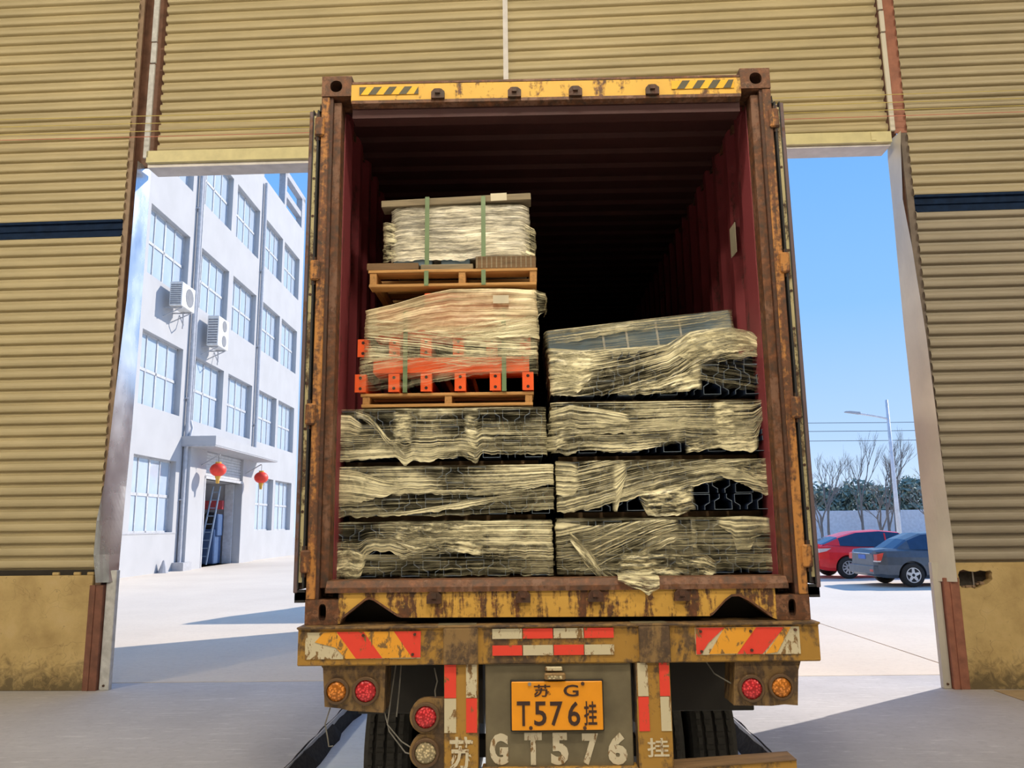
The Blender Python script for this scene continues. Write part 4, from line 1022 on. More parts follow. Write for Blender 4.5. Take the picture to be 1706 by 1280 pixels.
for x in (-1.005, -.835, -.665, -.490, -.310, -.130): beam(x, zr+.194, .004)
for q in range(4): crossbeam(-.53, .228+.05*q, zr+.296, .99); crossbeam(-.53, .232+.05*q, zr+.384, .97); crossbeam(-.40, .240+.05*q, zr+.466, .66)
BR = (-1.030, -.045, zr, 3.035)
film(bl, (-.985, -.075, zr+.1, 3.020), .20, [(0, .24), (.15, .18), (.35, .06), (.5, .0), (.8, .0), (1, .02)], [(0, .56), (.3, .50), (.6, .55), (1, .58)], M['film_dense'], lip=.5, seed=30.1, amp=.012, wl=.6, wr=.6)
film(bl, (-.985, -.075, zr, 3.035), .195, [(0, .42), (.5, .44), (1, .42)], [(0, .72), (.3, .70), (.6, .78), (.95, .74), (1, .70)], M['film'], seed=31.1, amp=.010, off=.012, wl=.5, wr=.5, slopeskew=-.1)
film(bl, (-1.02, -.075, zr, 3.035), .195, [(0, .68), (.3, .66), (.6, .66), (1, .64)], [(0, 1.0), (.25, .98), (.45, .92), (.65, .86), (.9, .84), (1, .86)], M['film_thin'], seed=32.1, amp=.008, off=.012, wl=.3, wr=.3, slopeskew=.1)
film(bl, (-.985, -.075, zr, 3.035), .195, [(0, .30), (.5, .40), (1, .30)], [(0, .44), (.5, .50), (1, .52)], M['film'], seed=33.4, amp=.012, off=.02, wl=.3, wr=.3, slopeskew=.12)
film(bl, (-.09, -.035, 2.80, 3.02), .22, [(0, .0), (1, .1)], [(0, 1.0), (1, .6)], M['film_crumple'], seed=34.1, amp=.022, off=.02, wl=.05, wr=.12)
for x in (-.775, -.245):
    mb = MB(); pts = [(.196, zr-.004), (.196, zr+.1), (.192, zr+.35), (.192, zr+.45)]
    for a, b in zip(pts, pts[1:]): mb.add([(x-.012, a[0], a[1]), (x+.012, a[0], a[1]), (x+.012, b[0], b[1]), (x-.012, b[0], b[1]), (x-.012, a[0]+.003, a[1]), (x+.012, a[0]+.003, a[1]), (x+.012, b[0]+.003, b[1]), (x-.012, b[0]+.003, b[1])], [(0, 1, 2, 3), (4, 7, 6, 5), (0, 3, 7, 4), (1, 5, 6, 2)])
    mb.box(x-.012, x+.012, .19, 1.2, zr-.004, zr-.001)
    build('strap', mb, M['strap'], bl)
build('paper_label', B(-.30, -.215, .166, .168, 2.93, 2.975), M['paper'], bl, label='cream paper label')
# --- top pallet with the wrapped pack
pallet('pine pallet near the roof under the white-wrapped pack', -.985, -.058, .20, 1.30, 3.042, .096, (-.958, -.470, -.080))
kt = thing('wrapped_pack', 'white film-wrapped pack with green straps and a timber across its top, on the upper pallet', 'wrapped pack', (-.5, .25, 3.139))
build('timber_block', B(-.395, -.065, .21, .33, 3.139, 3.212, c=.003), M['old_wood'], kt, label='ribbed brown timber block')
build('timber_plank', B(-.995, -.71, .205, .31, 3.139, 3.180, c=.003), M['old_wood'], kt)
build('timber_plank', B(-.70, -.41, .215, .31, 3.139, 3.172, c=.003), M['grey_wood'], kt)
for k in range(12): build('block_rib', B(-.392+.027*k, -.385+.027*k, .206, .211, 3.143, 3.208), M['grey_wood'], kt)
for k, (a, b) in enumerate(((-.855, -.64), (-.59, -.43))): build('carton_base', B(a, b, .25, .4, 3.172, 3.215, c=.004), M['bluebox'], kt)
for k in range(7):
    z = 3.213+k*.044; w = .375-.007*k; build('panel', B(-.488-w, -.488+w, .262, 1.15, z, z+.042, c=.004), M['carton'], kt)
film(kt, (-.860, -.108, 3.195, 3.525), .25, [(0, .06), (.06, 0), (.95, 0), (1, .05)], [(0, 1.0), (.25, .96), (.5, 1.0), (.75, .90), (1, .94)], M['film_white'], lip=.5, seed=40.1, amp=.012, wl=.5, wr=.5)
film(kt, (-.905, -.075, 3.195, 3.46), .25, [(0, .1), (.10, .2)], [(0, 1.0), (.10, .95)], M['film_crumple'], span=(-.001, .10), seed=41.1, amp=.012, wl=.2)
film(kt, (-.905, -.075, 3.195, 3.46), .25, [(.90, .1), (1.0, .3)], [(.90, .9), (1, .95)], M['film_crumple'], span=(.90, 1.0), seed=42.1, amp=.016, wr=.2)
for x in (-.665, -.352):
    mb = MB(); mb.box(x-.012, x+.012, .216, .219, 3.13, 3.53); mb.box(x-.012, x+.012, .216, .40, 3.566, 3.5685); mb.box(x-.012, x+.012, .216, .219, 3.53, 3.568)
    mb.box(x-.012, x+.012, .196, .199, 3.045, 3.13)
    build('strap', mb, M['strap'], kt)
tbm = MB(); tbm.box(-.42, .42, -.055, .055, -.020, .020, c=.003)
tt = build('top_timber', tbm, M['grey_wood'], kt, world=False); tt.location = (-.005, .03, 3.549-3.139); tt.rotation_euler = (0, R(-2.2), 0)
lb_ = MB(); lb_.box(.195, .285, -.0585, -.0555, -.018, .026); pp = build('paper_label', lb_, M['paper'], kt, world=False); pp.location = tt.location; pp.rotation_euler = tt.rotation_euler

# ================================================================= OUTDOORS
# --- factory building on the left (local y runs along its sunlit facade, local x points out of it)
fb = thing('factory_building', 'white four-storey factory building with tall gridded windows in the sun', 'building', (-15.3, 36, 0), .011)
def fbm(name, mb, mat, parent=None, **k): return build(name, mb, mat, parent or fb, world=False, **k)
WY = [(-14.6, -10.6), (-9.55, -5.65), (-4.5, -.65), (0.0, 3.75), (4.78, 8.38), (8.80, 12.35)]
WZ = [(1.64, 4.66), (6.65, 9.65), (11.98, 14.92), (17.12, 20.05)]
DOOR = (-3.15, 1.9, 0, 4.07)
wins = []
for r, (z0, z1) in enumerate(WZ):
    for c, (y0, y1) in enumerate(WY):
        if r == 0 and c in (2, 3): continue
        wins.append((y0, y1, z0, z1))
holes = wins+[DOOR]
ys = sorted({-19.0, 13.3}|{v for h in holes for v in h[:2]}); zs = sorted({0.0, 22.4}|{v for h in holes for v in h[2:]})
mb = MB(); RD = .38
for y0, y1 in zip(ys, ys[1:]):
    for z0, z1 in zip(zs, zs[1:]):
        cy, cz = (y0+y1)/2, (z0+z1)/2
        if any(h[0] < cy < h[1] and h[2] < cz < h[3] for h in holes): continue
        mb.quad((0, y0, z0), (0, y1, z0), (0, y1, z1), (0, y0, z1))
for y0, y1, z0, z1 in holes:
    d = -RD if z0 > 0 else -6.0
    mb.quad((0, y0, z0), (d, y0, z0), (d, y0, z1), (0, y0, z1)); mb.quad((0, y1, z0), (0, y1, z1), (d, y1, z1), (d, y1, z0))
    mb.quad((0, y0, z1), (d, y0, z1), (d, y1, z1), (0, y1, z1)); mb.quad((0, y0, z0), (0, y1, z0), (d, y1, z0), (d, y0, z0))
mb.quad((0, 13.3, 0), (-14, 13.3, 0), (-14, 13.3, 22.4), (0, 13.3, 22.4)); mb.quad((0, -19, 0), (0, -19, 22.4), (-14, -19, 22.4), (-14, -19, 0))
mb.quad((0, -19, 22.4), (0, 13.3, 22.4), (-14, 13.3, 22.4), (-14, -19, 22.4)); mb.quad((-14, -19, 0), (-14, -19, 22.4), (-14, 13.3, 22.4), (-14, 13.3, 0))
fbm('facade_wall', mb, M['b_wall'], recalc=False)
fbm('plinth_line', B(.0, .02, -19, DOOR[0]-1.2, 1.58, 1.62), M['b_trim'])
# windows: frame with eight panes
def win_frame(w, h):
    mb = MB(); t = .07; tz = h*.56
    for a, b, c, d in ((0, w, 0, t), (0, w, h-t, h), (0, t, 0, h), (w-t, w, 0, h), (0, w, h*.50-.06, h*.50+.06), (w/2-.06, w/2+.06, 0, h), (w*.25-.03, w*.25+.03, 0, h), (w*.75-.03, w*.75+.03, 0, h)):
        mb.box(-.05, .05, a, b, c, d)
    return mb.mesh('window', M['b_frame'])
def win_pane(w, h):
    mb = MB(); mb.box(-.012, .012, 0, w, 0, h); return mb.mesh('pane', M['glass'])
wcache = {}
for (y0, y1, z0, z1) in wins:
    key = (round(y1-y0, 2), round(z1-z0, 2))
    if key not in wcache: wcache[key] = (win_frame(*key), win_pane(key[0]/4-.075, key[1]/2-.08))
    f_, p_ = wcache[key]
    o = link('window', f_, fb, (-.30, y0, z0))
    for a in range(4):
        for b in range(2): link('pane', p_, o, (0, a*key[0]/4+.04, b*key[1]/2+.04))
# downpipes
for y, z0 in ((-5.05, 1.0), (4.25, 0)):
    mb = MB(); mb.tube([(.14, y, 22.0), (.14, y, .3)], .10, 10); p = fbm('downpipe', mb, M['b_pipe'])
    for z in (3, 7.5, 12, 16.5): fbm('pipe_clip', B(0, .16, y-.14, y+.14, z, z+.06), M['b_pipe'], p)
mb = MB(); mb.tube([(.14, -4.75, 22), (.14, -4.75, 6.6), (.3, -4.9, 6.2), (.3, -5.2, 5.6), (.16, -5.1, 5.2), (.16, -5.1, .3)], .06, 8); fbm('downpipe', mb, M['b_pipe'])
fbm('pipe_foot', B(.0, .5, -5.5, -4.6, 0, .35), M['b_trim'])
# parapet frame on the roof
for y, w in ((4.0, .2), (8.6, .2), (12.9, .4)): fbm('roof_post', B(-.4, 0, y-w, y+w, 22.4, 24.8), M['b_trim'])
fbm('roof_beam', B(-.4, .0, 3.5, 13.3, 24.55, 24.95), M['b_trim']); 
fbm('roof_beam', B(-.45, -.05, 8.6, 12.9, 23.2, 23.6), M['b_trim'])
# doorway: surround, shutter, canopy, machine hall behind
fbm('door_pier', B(.0, .35, -5.0, DOOR[0], 0, 5.4), M['b_wall']); fbm('door_pier', B(.0, .35, DOOR[1], 4.1, 0, 5.4), M['b_wall'])
sh = fbm('roller_shutter', B(.0, .18, DOOR[0], DOOR[1], 4.07, 5.35), M['shutter'])
for k in range(9): fbm('slat', B(.18, .21, DOOR[0], DOOR[1], 4.1+.138*k, 4.20+.138*k), M['shutter'], sh)
fbm('door_frame', B(.0, .37, DOOR[0]-.12, DOOR[0], 0, 4.2), M['b_frame']); fbm('door_frame', B(.0, .37, DOOR[0]-.12, DOOR[1], 4.07, 4.2), M['b_frame'])
fbm('door_leaf', B(-.50, -.05, DOOR[1]-.16, DOOR[1]-.06, 0, 4.05), M['shutter'])
cp = fbm('canopy', B(.0, 1.52, -5.25, 4.1, 5.42, 5.82), M['b_wall'])
fbm('canopy_fascia', B(.0, 1.50, -5.24, 4.08, 5.36, 5.42), M['b_trim'], cp)
for y in (-3.75, 2.29):
    mb = MB(); mb.tube([(.30, y, 4.6), (1.13, y, 5.1), (1.2, y, 5.1)], .03, 6); fbm('lantern_bracket', mb, M['b_pipe'], cp)
fbm('room_back', B(-6.0, -5.9, DOOR[0], DOOR[1], 0, 4.07), M['indoor'])
# things seen through the doorway
mb = MB()
mb.box(-17.2, -15.75, 37.25, 37.5, 2.75, 3.2); single('gantry_beam', mb, M['red_steel'], 'red gantry beam seen through the factory doorway', 'beam', (-16.4, 37.4, 2.75))
st = thing('steel_stair', 'blue steel ladder frame standing in the factory doorway', 'ladder', (-16.1, 36.4, 0))
for x0_, x1_ in ((-16.55, -16.0), (-16.1, -15.65)):
    mb = MB(); mb.tube([(x0_, 36.4, 0), (x1_, 36.6, 3.9)], .045, 6); build('stile', mb, M['blue_light'], st)
for k in range(9): mb = MB(); mb.tube([(-16.55+.055*k+.05, 36.42+.02*k, .4+k*.4), (-16.1+.045*k+.05, 36.42+.02*k, .4+k*.4)], .03, 6); build('rung', mb, M['blue_light'], st)
mc = thing('workshop_machine', 'dark blue machine cabinet inside the factory doorway', 'machine', (-16.6, 37, 0))
build('cabinet', B(-17.3, -15.85, 36.7, 37.6, 0, 1.75, c=.05), M['blue_steel'], mc); build('motor_head', B(-16.5, -16.05, 36.8, 37.4, 1.75, 2.6, c=.1), M['t_dark'], mc); build('control_panel', B(-15.98, -15.75, 36.8, 37.5, 1.4, 2.5, c=.04), M['blue_steel'], mc)
# lanterns
def lantern(x, y, z, label):
    r = thing('red_lantern', label, 'lantern', (x, y, z-.72), 0, 'red lanterns under the canopy')
    mb = MB(); prof = [(.31*math.sin(t), .365*math.cos(t)) for t in [-1.25+2.5*i/10 for i in range(11)]]
    mb.lathe(prof, (x, y, z), 'z', 20); build('lantern_body', mb, M['lantern'], r, smooth=True)
    mb = MB(); mb.lathe([(.28, .13), (.36, .13)], (x, y, z), 'z', 14); build('top_cap', mb, M['gold'], r)
    mb = MB(); mb.lathe([(-.38, .12), (-.28, .13)], (x, y, z), 'z', 14); build('bottom_cap', mb, M['gold'], r)
    mb = MB(); mb.lathe([(-.62, .07), (-.38, .10)], (x, y, z), 'z', 10); build('tassel', mb, M['gold'], r)
    mb = MB(); mb.tube([(x, y, z+.35), (x, y, z+.68)], .012, 5); build('cord', mb, M['cable'], r)
lantern(-14.13, 32.26, 4.42, 'red paper lantern hanging nearer, left of the factory doorway')
lantern(-14.13, 38.3, 4.42, 'red paper lantern hanging farther, right of the factory doorway')
# air conditioners
def aircon(y0, z0, w, h, fans, label):
    r = thing('air_conditioner', label, 'air conditioner', (-15.3+.25+.011*(36-y0-w/2), y0+w/2, z0-.25), .011, 'outdoor units on the factory wall')
    b = lambda n, mb, m: build(n, mb, M[m], r, world=False)
    mb = MB(); mb.box(.05, .58, -w/2, w/2, .25, .25+h, c=.02); b('casing', mb, 'ac_white')
    for k in range(fans):
        cz = .25+h*(k+.5)/fans; rr_ = min(w, h/fans)*.38
        mb = MB(); mb.lathe([(.575, rr_), (.592, rr_), (.592, rr_*.9), (.588, 0)], (0, .08*w, cz), 'x', 20); b('fan_grille', mb, 'ac_grille')
    for k in range(10): mb = MB(); mb.box(.10, .54, -w/2-.012, -w/2, .25+h*(.08+.085*k), .25+h*(.12+.085*k)); b('side_louvre', mb, 'ac_grille')
    for yy in (-w*.35, w*.35):
        mb = MB(); mb.tube([(-.25, yy, .22), (.55, yy, .22)], .03, 6); mb2 = MB(); mb2.tube([(-.25, yy, -.15), (.5, yy, .2)], .025, 6); b('bracket', mb, 'b_pipe'); b('brace', mb2, 'b_pipe')
    mb = MB(); mb.tube([(.2, w*.3, .25), (.2, w*.35, -.1), (.1, w*.5, -.4), (.0, w*.75, -.2), (-.15, w*.8, .1), (-.23, w*.8, .3)], .03, 6); b('pipe_loop', mb, 'b_pipe')
aircon(27.95, 11.0, 1.35, 1.05, 1, 'single-fan air conditioner unit on the factory wall, nearer and higher')
aircon(32.15, 10.25, 1.35, 1.45, 2, 'tall double-fan air conditioner unit on the factory wall, farther along')

# --- cars
def loft(sections, mat_idx=0):
    mb = MB(); n = len(sections[0])
    for sct in sections: mb.v += sct
    for k in range(len(sections)-1):
        for i in range(n-1):
            a = k*n+i; mb.f.append((a, a+1, a+n+1, a+n)); mb.mi.append(0)
    mb.f.append(tuple(range(n))); mb.mi.append(0); o = (len(sections)-1)*n; mb.f.append(tuple(o+i for i in reversed(range(n)))); mb.mi.append(0); return mb
def carve(mb, mat, cyl):
    """body shell with wheel wells cut out"""
    me = mb.mesh('body', mat); o = bpy.data.objects.new('b', me); COL.objects.link(o); cut = []
    for (x, y, z, r, w) in cyl:
        c = MB(); c.lathe([(y-w, r), (y+w, r)], (x, 0, z), 'y', 28); q = bpy.data.objects.new('c', c.mesh('c', mat)); COL.objects.link(q); cut.append(q)
        m = o.modifiers.new('b', 'BOOLEAN'); m.operation = 'DIFFERENCE'; m.object = q; m.solver = 'EXACT'
    bpy.context.view_layer.update()
    r = bpy.data.meshes.new_from_object(o.evaluated_get(bpy.context.evaluated_depsgraph_get()))
    bpy.data.objects.remove(o)
    for q in cut: bpy.data.objects.remove(q)
    return r
def car(label, loc, rotz, paint, stn, roof, wheels, spokes, tail, extra):
    """local x = forward from the rear bumper, y = left; stn: (x, half width, z_low, z_belt)"""
    r = thing('parked_car', label, 'car', loc, rotz, 'parked cars in the yard')
    b = lambda n, mb, m, par=None, **k: build(n, mb, m, par or r, world=False, **k)
    secs = []
    for x, w, zl, zb in stn:
        h = zb-zl
        secs.append([(x, -w*.86, zl), (x, -w*.97, zl+h*.12), (x, -w, zl+h*.45), (x, -w*.985, zl+h*.72), (x, -w*.93, zl+h*.93), (x, -w*.80, zb), (x, 0, zb+.015), (x, w*.80, zb), (x, w*.93, zl+h*.93), (x, w*.985, zl+h*.72), (x, w, zl+h*.45), (x, w*.97, zl+h*.12), (x, w*.86, zl)])
    secs = [s_+[s_[0]] for s_ in secs]
    mb = loft(secs)
    mb.f = mb.f[:-2]; mb.mi = mb.mi[:-2]; n = len(secs[0]); mb.f.append(tuple(range(n-1))); o = (len(secs)-1)*n; mb.f.append(tuple(o+i for i in range(n-1))); mb.mi += [0, 0]
    # drop the doubled seam vertices
    bm = bmesh.new(); vs_ = [bm.verts.new(v) for v in mb.v]
    for f in mb.f:
        try: bm.faces.new([vs_[i] for i in f])
        except ValueError: pass
    bmesh.ops.remove_doubles(bm, verts=bm.verts, dist=1e-4); bm.verts.index_update()
    mb2 = MB(); mb2.add([v.co[:] for v in bm.verts], [[v.index for v in f.verts] for f in bm.faces]); bm.free()
    R_ = wheels[2]
    wx0, wx1, _, tr_ = wheels
    me = carve(mb2, paint, [(wx, sy*(stn[3][1]), R_, R_+.055, .24) for wx in (wx0, wx1) for sy in (-1, 1)])
    link('body', me, r)
    # greenhouse
    gs = []
    for x, w0, w1, z0, z1 in roof: gs.append([(x, -w0, z0), (x, -(w0+w1)/2-.01, (z0+z1)/2), (x, -w1, z1-.03), (x, -w1*.8, z1), (x, 0, z1+.02), (x, w1*.8, z1), (x, w1, z1-.03), (x, (w0+w1)/2+.01, (z0+z1)/2), (x, w0, z0)])
    mb = MB(); n = 9
    for g_ in gs: mb.v += g_
    for k in range(len(gs)-1):
        for i in range(n-1):
            a = k*n+i; glassy = (i in (0, 1, 6, 7) and 1 <= k <= len(gs)-3) or (k in (0, len(gs)-2) and 1 < i < 6) or (k == 0 and i in (3, 4)) 
            mb.f.append((a, a+1, a+n+1, a+n)); mb.mi.append(1 if glassy else 0)
    b('cabin', mb, [paint, M['car_glass']], recalc=True)
    for px in extra.get('pillars', ()):
        for sy in (-1, 1):
            mb = MB(); mb.tube([(px, sy*(roof[2][1]+.012), roof[2][3]), (px+.03, sy*(roof[2][2]+.02), roof[2][4]-.06)], .03, 5); b('door_pillar', mb, paint)
    # wheels
    tw = MB(); tw.lathe([(-.10, R_*.62), (-.105, R_*.85), (-.085, R_*.98), (-.05, R_), (.05, R_), (.085, R_*.98), (.105, R_*.85), (.10, R_*.62), (-.10, R_*.62)], (0, 0, 0), 'y', 32); tw.f = [f for f in tw.f if len(f) == 4]; tw.mi = [0]*len(tw.f); twm = tw.mesh('tyre', M['tyre'], smooth=True)
    rw = MB(); rw.lathe([(-.085, R_*.64), (-.098, R_*.62), (-.09, R_*.56), (-.03, R_*.54), (-.02, 0)], (0, 0, 0), 'y', 28); 
    rw.lathe([(-.095, 0), (-.095, R_*.13), (-.06, R_*.16), (-.02, R_*.16)], (0, 0, 0), 'y', 14)
    sp = MB()
    for k in range(spokes):
        q = 2*math.pi*k/spokes+.3; c_, s_ = math.cos(q), math.sin(q)
        P = lambda rr, t, y: (c_*rr-s_*t, y, s_*rr+c_*t)
        w0, w1 = (.045, .03) if spokes < 7 else (.028, .018)
        sp.add([P(R_*.1, -w0, -.094), P(R_*.1, w0, -.094), P(R_*.58, w1, -.09), P(R_*.58, -w1, -.09), P(R_*.1, -w0, -.05), P(R_*.1, w0, -.05), P(R_*.58, w1, -.05), P(R_*.58, -w1, -.05)], [(0, 1, 2, 3), (0, 3, 7, 4), (1, 5, 6, 2), (3, 2, 6, 7), (0, 4, 5, 1)])
    rwm = rw.mesh('rim_dish', [M['car_black']], smooth=False); spm = sp.mesh('spokes', M['alloy'])
    ring = MB(); ring.lathe([(-.085, R_*.645), (-.104, R_*.63), (-.104, R_*.565), (-.06, R_*.55)], (0, 0, 0), 'y', 28); ring.f = [f for f in ring.f if len(f) == 4]; ring.mi = [0]*len(ring.f); rgm = ring.mesh('rim', M['alloy'])
    for wx in (wx0, wx1):
        for sy in (-1, 1):
            t = link('tyre', twm, r, (wx, sy*tr_, R_)); 
            if sy > 0: t.rotation_euler = (0, 0, math.pi)
            link('rim', rgm, t); link('rim_dish', rwm, t); link('spokes', spm, t)
    for nm, bx_, m in extra['parts']:
        mb = MB()
        if len(bx_) == 6: mb.box(*bx_, c=.008)
        else: mb.prism(bx_[0], bx_[1], bx_[2], 'y')
        b(nm, mb, M[m])
    return r
sedan_st = [(0.0, .66, .36, .88), (.06, .80, .28, .97), (.30, .86, .24, 1.00), (.95, .875, .22, 1.0), (2.3, .88, .22, .95), (3.3, .875, .22, .93), (3.9, .85, .22, .86), (4.4, .78, .26, .74), (4.55, .62, .34, .62)]
sedan_roof = [(.62, .70, .66, .985, 1.0), (.98, .74, .60, .985, 1.24), (1.40, .75, .58, .97, 1.40), (2.2, .76, .58, .95, 1.45), (2.8, .76, .58, .94, 1.40), (3.45, .70, .62, .92, .95)]
car('dark grey-blue saloon car with a red tail lamp, parked in front of the red car', (9.22, 18.72, 0), R(1.5), M['car_grey'], sedan_st, sedan_roof, (.95, 3.55, .315, .78), 5, None,
    {'pillars': (1.72, 2.45), 'parts': [('tail_lamp', ([(.01, .70), (.02, .86), (.20, .90), (.12, .70)], -.872, -.66), 'tail'), ('tail_lamp', ([(.01, .70), (.02, .86), (.20, .90), (.12, .70)], .66, .872), 'tail'),
                                      ('reverse_lamp', ([(.0, .665), (.0, .70), (.12, .70), (.10, .665)], -.868, -.66), 'tail_clear'), ('number_plate', (-.012, .01, -.22, .22, .72, .84), 'cplate'), ('rear_bumper', (-.06, .10, -.78, .78, .34, .56), 'car_grey'),
                                      ('boot_trim', (-.015, .02, -.5, .5, .86, .89), 'alloy'), ('fog_lamp', (-.066, -.05, -.74, -.55, .40, .47), 'tail'), ('door_handle', (1.95, 2.15, -.89, -.87, .78, .81), 'car_black')]})
red_st = [(0.0, .66, .40, .92), (.06, .82, .30, 1.02), (.35, .88, .24, 1.04), (.95, .90, .22, 1.0), (2.3, .89, .22, .95), (3.3, .88, .22, .90), (3.9, .85, .22, .84), (4.4, .76, .26, .72), (4.6, .60, .34, .60)]
red_roof = [(.22, .72, .70, 1.03, 1.045), (.75, .76, .62, 1.0, 1.26), (1.35, .77, .58, .97, 1.42), (2.1, .77, .58, .95, 1.46), (2.7, .76, .58, .93, 1.40), (3.5, .70, .62, .89, .92)]
car('bright red fastback car parked behind the grey saloon', (8.93, 22.2, 0), R(1.0), M['car_red'], red_st, red_roof, (.93, 3.6, .335, .80), 10, None,
    {'pillars': (2.2,), 'parts': [('tail_lamp', ([(.04, .80), (.05, .92), (.42, .93), (.26, .84)], -.90, -.70), 'tail_clear'), ('tail_lamp', ([(.04, .80), (.05, .92), (.42, .93), (.26, .84)], .70, .90), 'tail_clear'),
                                ('number_plate', (-.012, .01, -.22, .22, .62, .74), 'cplate'), ('rear_bumper', (-.06, .10, -.8, .8, .36, .56), 'car_red'), ('diffuser', (-.05, .14, -.7, .7, .26, .35), 'car_black'), ('spoiler', (-.03, .14, -.7, .7, 1.035, 1.06), 'car_red')]})

# --- street lamp, boundary wall, overhead lines, trees
sp_ = thing('street_lamp', 'white street lamp with a single arm, behind the parked cars', 'street lamp', (16.2, 31.5, 0))
mb = MB(); mb.tube([(16.2, 31.5, 0), (16.2, 31.5, 7.1)], .11, 10, r1=.06); build('pole', mb, M['pole'], sp_, smooth=True)
mb = MB(); mb.tube([(16.2, 31.5, 6.25), (15.5, 31.5, 6.4), (14.9, 31.5, 6.5)], .045, 8); build('arm', mb, M['pole'], sp_)
mb = MB(); mb.prism([(14.95, 6.46), (14.5, 6.53), (14.3, 6.56), (14.3, 6.60), (14.5, 6.61), (14.95, 6.56)], 31.4, 31.6, 'y'); build('lamp_head', mb, M['b_pipe'], sp_)
bw = struct('wall_boundary', (0, 46, 0))
for k in range(14):
    x = -2+5.0*k
    mb = MB(); mb.box(x, x+4.9, 0, .2, 0, 2.4, c=.02); link('wall_panel', mb.mesh('wall_panel', M['fence']), bw)
    mb = MB(); mb.box(x-.14, x+.06, -.06, .26, 0, 2.5, c=.02); link('pier', mb.mesh('pier', M['fence']), bw)
for k, (z, lab) in enumerate(((10.6, 'highest overhead power line beyond the street lamp'), (9.9, 'middle overhead power line beyond the street lamp'), (9.1, 'lowest overhead power line beyond the street lamp'))):
    mb = MB(); mb.tube([(-10+90*i/16, 62, z+.012*i-.9*math.sin(math.pi*i/16)) for i in range(17)], .022, 4); single('power_line', mb, M['cable'], lab, 'cable', (-10, 62, z))
pw = thing('utility_pole', 'grey concrete utility pole carrying the power lines, far beyond the boundary wall', 'pole', (-10, 62, 0))
mb = MB(); mb.tube([(-10, 62, 0), (-10, 62, 11)], .16, 8); build('pole', mb, M['pole'], pw)
pw = thing('utility_pole', 'grey concrete utility pole at the far right end of the power lines', 'pole', (80, 62, 0))
mb = MB(); mb.tube([(80, 62, 0), (80, 62, 11)], .16, 8); build('pole', mb, M['pole'], pw)
def bare_tree(x, y, h, seed, label, spread=.5, levels=4, trunk=.10):
    rr = random.Random(seed); tr_ = thing('bare_tree', label, 'tree', (x, y, 0), 0, 'leafless trees beyond the cars')
    tk_ = MB(); br = MB(); levels = max(4, levels)
    def grow(p, d, L, r, lv):
        q = p+d*L*.5+Vector((rr.uniform(-1, 1), rr.uniform(-1, 1), 0))*L*.05; e = p+d*L
        (tk_ if lv == 0 else br).tube([p, q, e], r, 5 if lv < 2 else 3, r1=r*.62)
        if lv >= levels: return
        for k in range(3 if lv < 2 else 3):
            t = rr.uniform(.45, 1.0) if k else 1.0
            s_ = p+d*L*t
            nd = (d+Vector((rr.uniform(-1, 1), rr.uniform(-1, 1), rr.uniform(-.1, .6)))*spread).normalized()
            grow(s_, nd, L*rr.uniform(.55, .8), r*.55, lv+1)
    grow(Vector((x, y, 0)), Vector((0, 0, 1)), h*.36, trunk, 0)
    build('trunk', tk_, M['bark'], tr_); o = build('branches', br, M['bark'], tr_); o['kind'] = 'stuff'
    return tr_
TL = [(13.9, 40, 5.2, 1, 'bushy leafless tree closest to the container edge'), (15.4, 43, 6.8, 2, 'tall slim leafless tree beside the container, left of the street lamp'), (17.9, 44, 6.5, 3, 'leafless tree just left of the street lamp pole'),
      (19.6, 41, 4.6, 4, 'small leafless tree right behind the street lamp'), (21.4, 44, 7.0, 5, 'broad leafless tree right of the street lamp'), (23.2, 42, 5.0, 6, 'low leafless tree close to the right door jamb'), (24.9, 45, 6.6, 7, 'leafless tree half hidden by the right door jamb'),
      (14.6, 44.5, 7.6, 8, 'thin upright leafless tree just right of the container edge'), (16.9, 42.5, 5.6, 9, 'slender leafless tree midway between container and street lamp'), (20.3, 45, 7.4, 11, 'tall fine-twigged leafless tree behind the street lamp arm'), (22.4, 45.2, 7.6, 12, 'tall fine-twigged leafless tree near the right door jamb')]
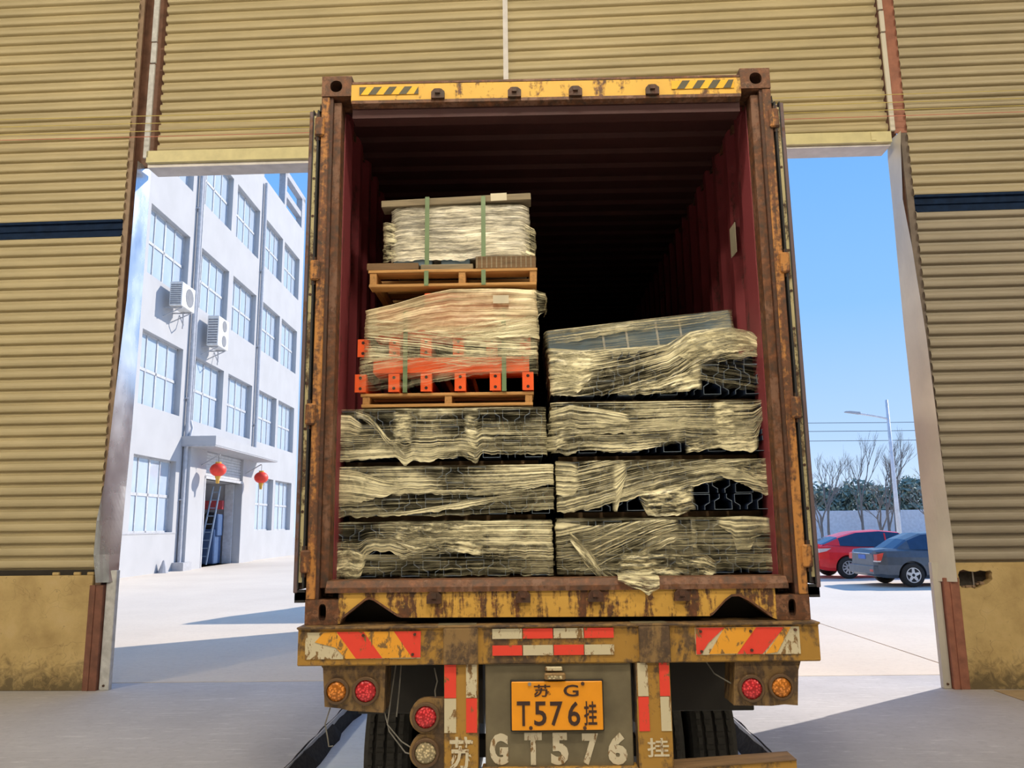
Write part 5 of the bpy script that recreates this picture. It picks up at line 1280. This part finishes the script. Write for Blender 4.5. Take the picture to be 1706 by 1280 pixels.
for x, y, h, sd, lab in TL: bare_tree(x, y, h, sd, lab, .34 if h > 7.2 else .42 if h > 6 else .6, 5)
def evergreen(x, y, rx, rz, seed, label):
    rr = random.Random(seed); r = thing('evergreen_tree', label, 'tree', (x, y, 0), 0, 'evergreens behind the boundary wall')
    mb = MB(); mb.tube([(x, y, 0), (x, y, rz*1.1)], .14, 6); build('trunk', mb, M['bark'], r)
    mb = MB()
    for k in range(3200):
        while True:
            p = Vector((rr.uniform(-1, 1), rr.uniform(-1, 1), rr.uniform(-1, 1)))
            if .35 < p.length < 1: break
        wob = 1+.25*mnoise.noise(p*2.2+Vector((seed, 0, 0)))
        c = Vector((x+p.x*rx*wob, y+p.y*rx*.6, rz*1.05+p.z*rz*wob*.95)); s_ = rr.uniform(.14, .30)
        a = Vector((rr.uniform(-1, 1), rr.uniform(-1, 1), rr.uniform(-1, 1))).normalized(); b = a.orthogonal().normalized()
        mb.add([c-a*s_, c+b*s_*.6, c+a*s_, c-b*s_*.6], [(0, 1, 2, 3)])
    o = build('foliage', mb, M['leaf'], r, recalc=False); o['kind'] = 'stuff'
for k, (x, rz, lab) in enumerate(((17.5, 2.0, 'dull green evergreen behind the boundary wall, nearest the container'), (21.2, 2.3, 'dull green evergreen behind the boundary wall, left of the lamp pole'), (25.0, 2.35, 'dull green evergreen behind the boundary wall, right behind the lamp pole'),
                                  (28.8, 2.5, 'dull green evergreen behind the boundary wall, right of the lamp pole'), (32.6, 2.7, 'dull green evergreen behind the boundary wall, beside the right door jamb'))):
    evergreen(x, 56, 2.9, rz, 50+k, lab)
# --- odds and ends
single('cardboard_sheet', B(4.70, 5.6, 4.25, 4.78, .0, .006), M['card'], 'brown cardboard sheet lying on the floor by the right plinth', 'cardboard', (5.1, 4.5, 0))
mb = MB(); mb.lathe([(0, .22), (.5, .04), (.52, 0)], (-15.0, 29.2, 0), 'z', 10); single('grey_cone', mb, M['b_trim'], 'small grey cone standing against the factory wall', 'cone', (-15.0, 29.2, 0))  # plain grey cone shape at the wall foot, nature uncertain
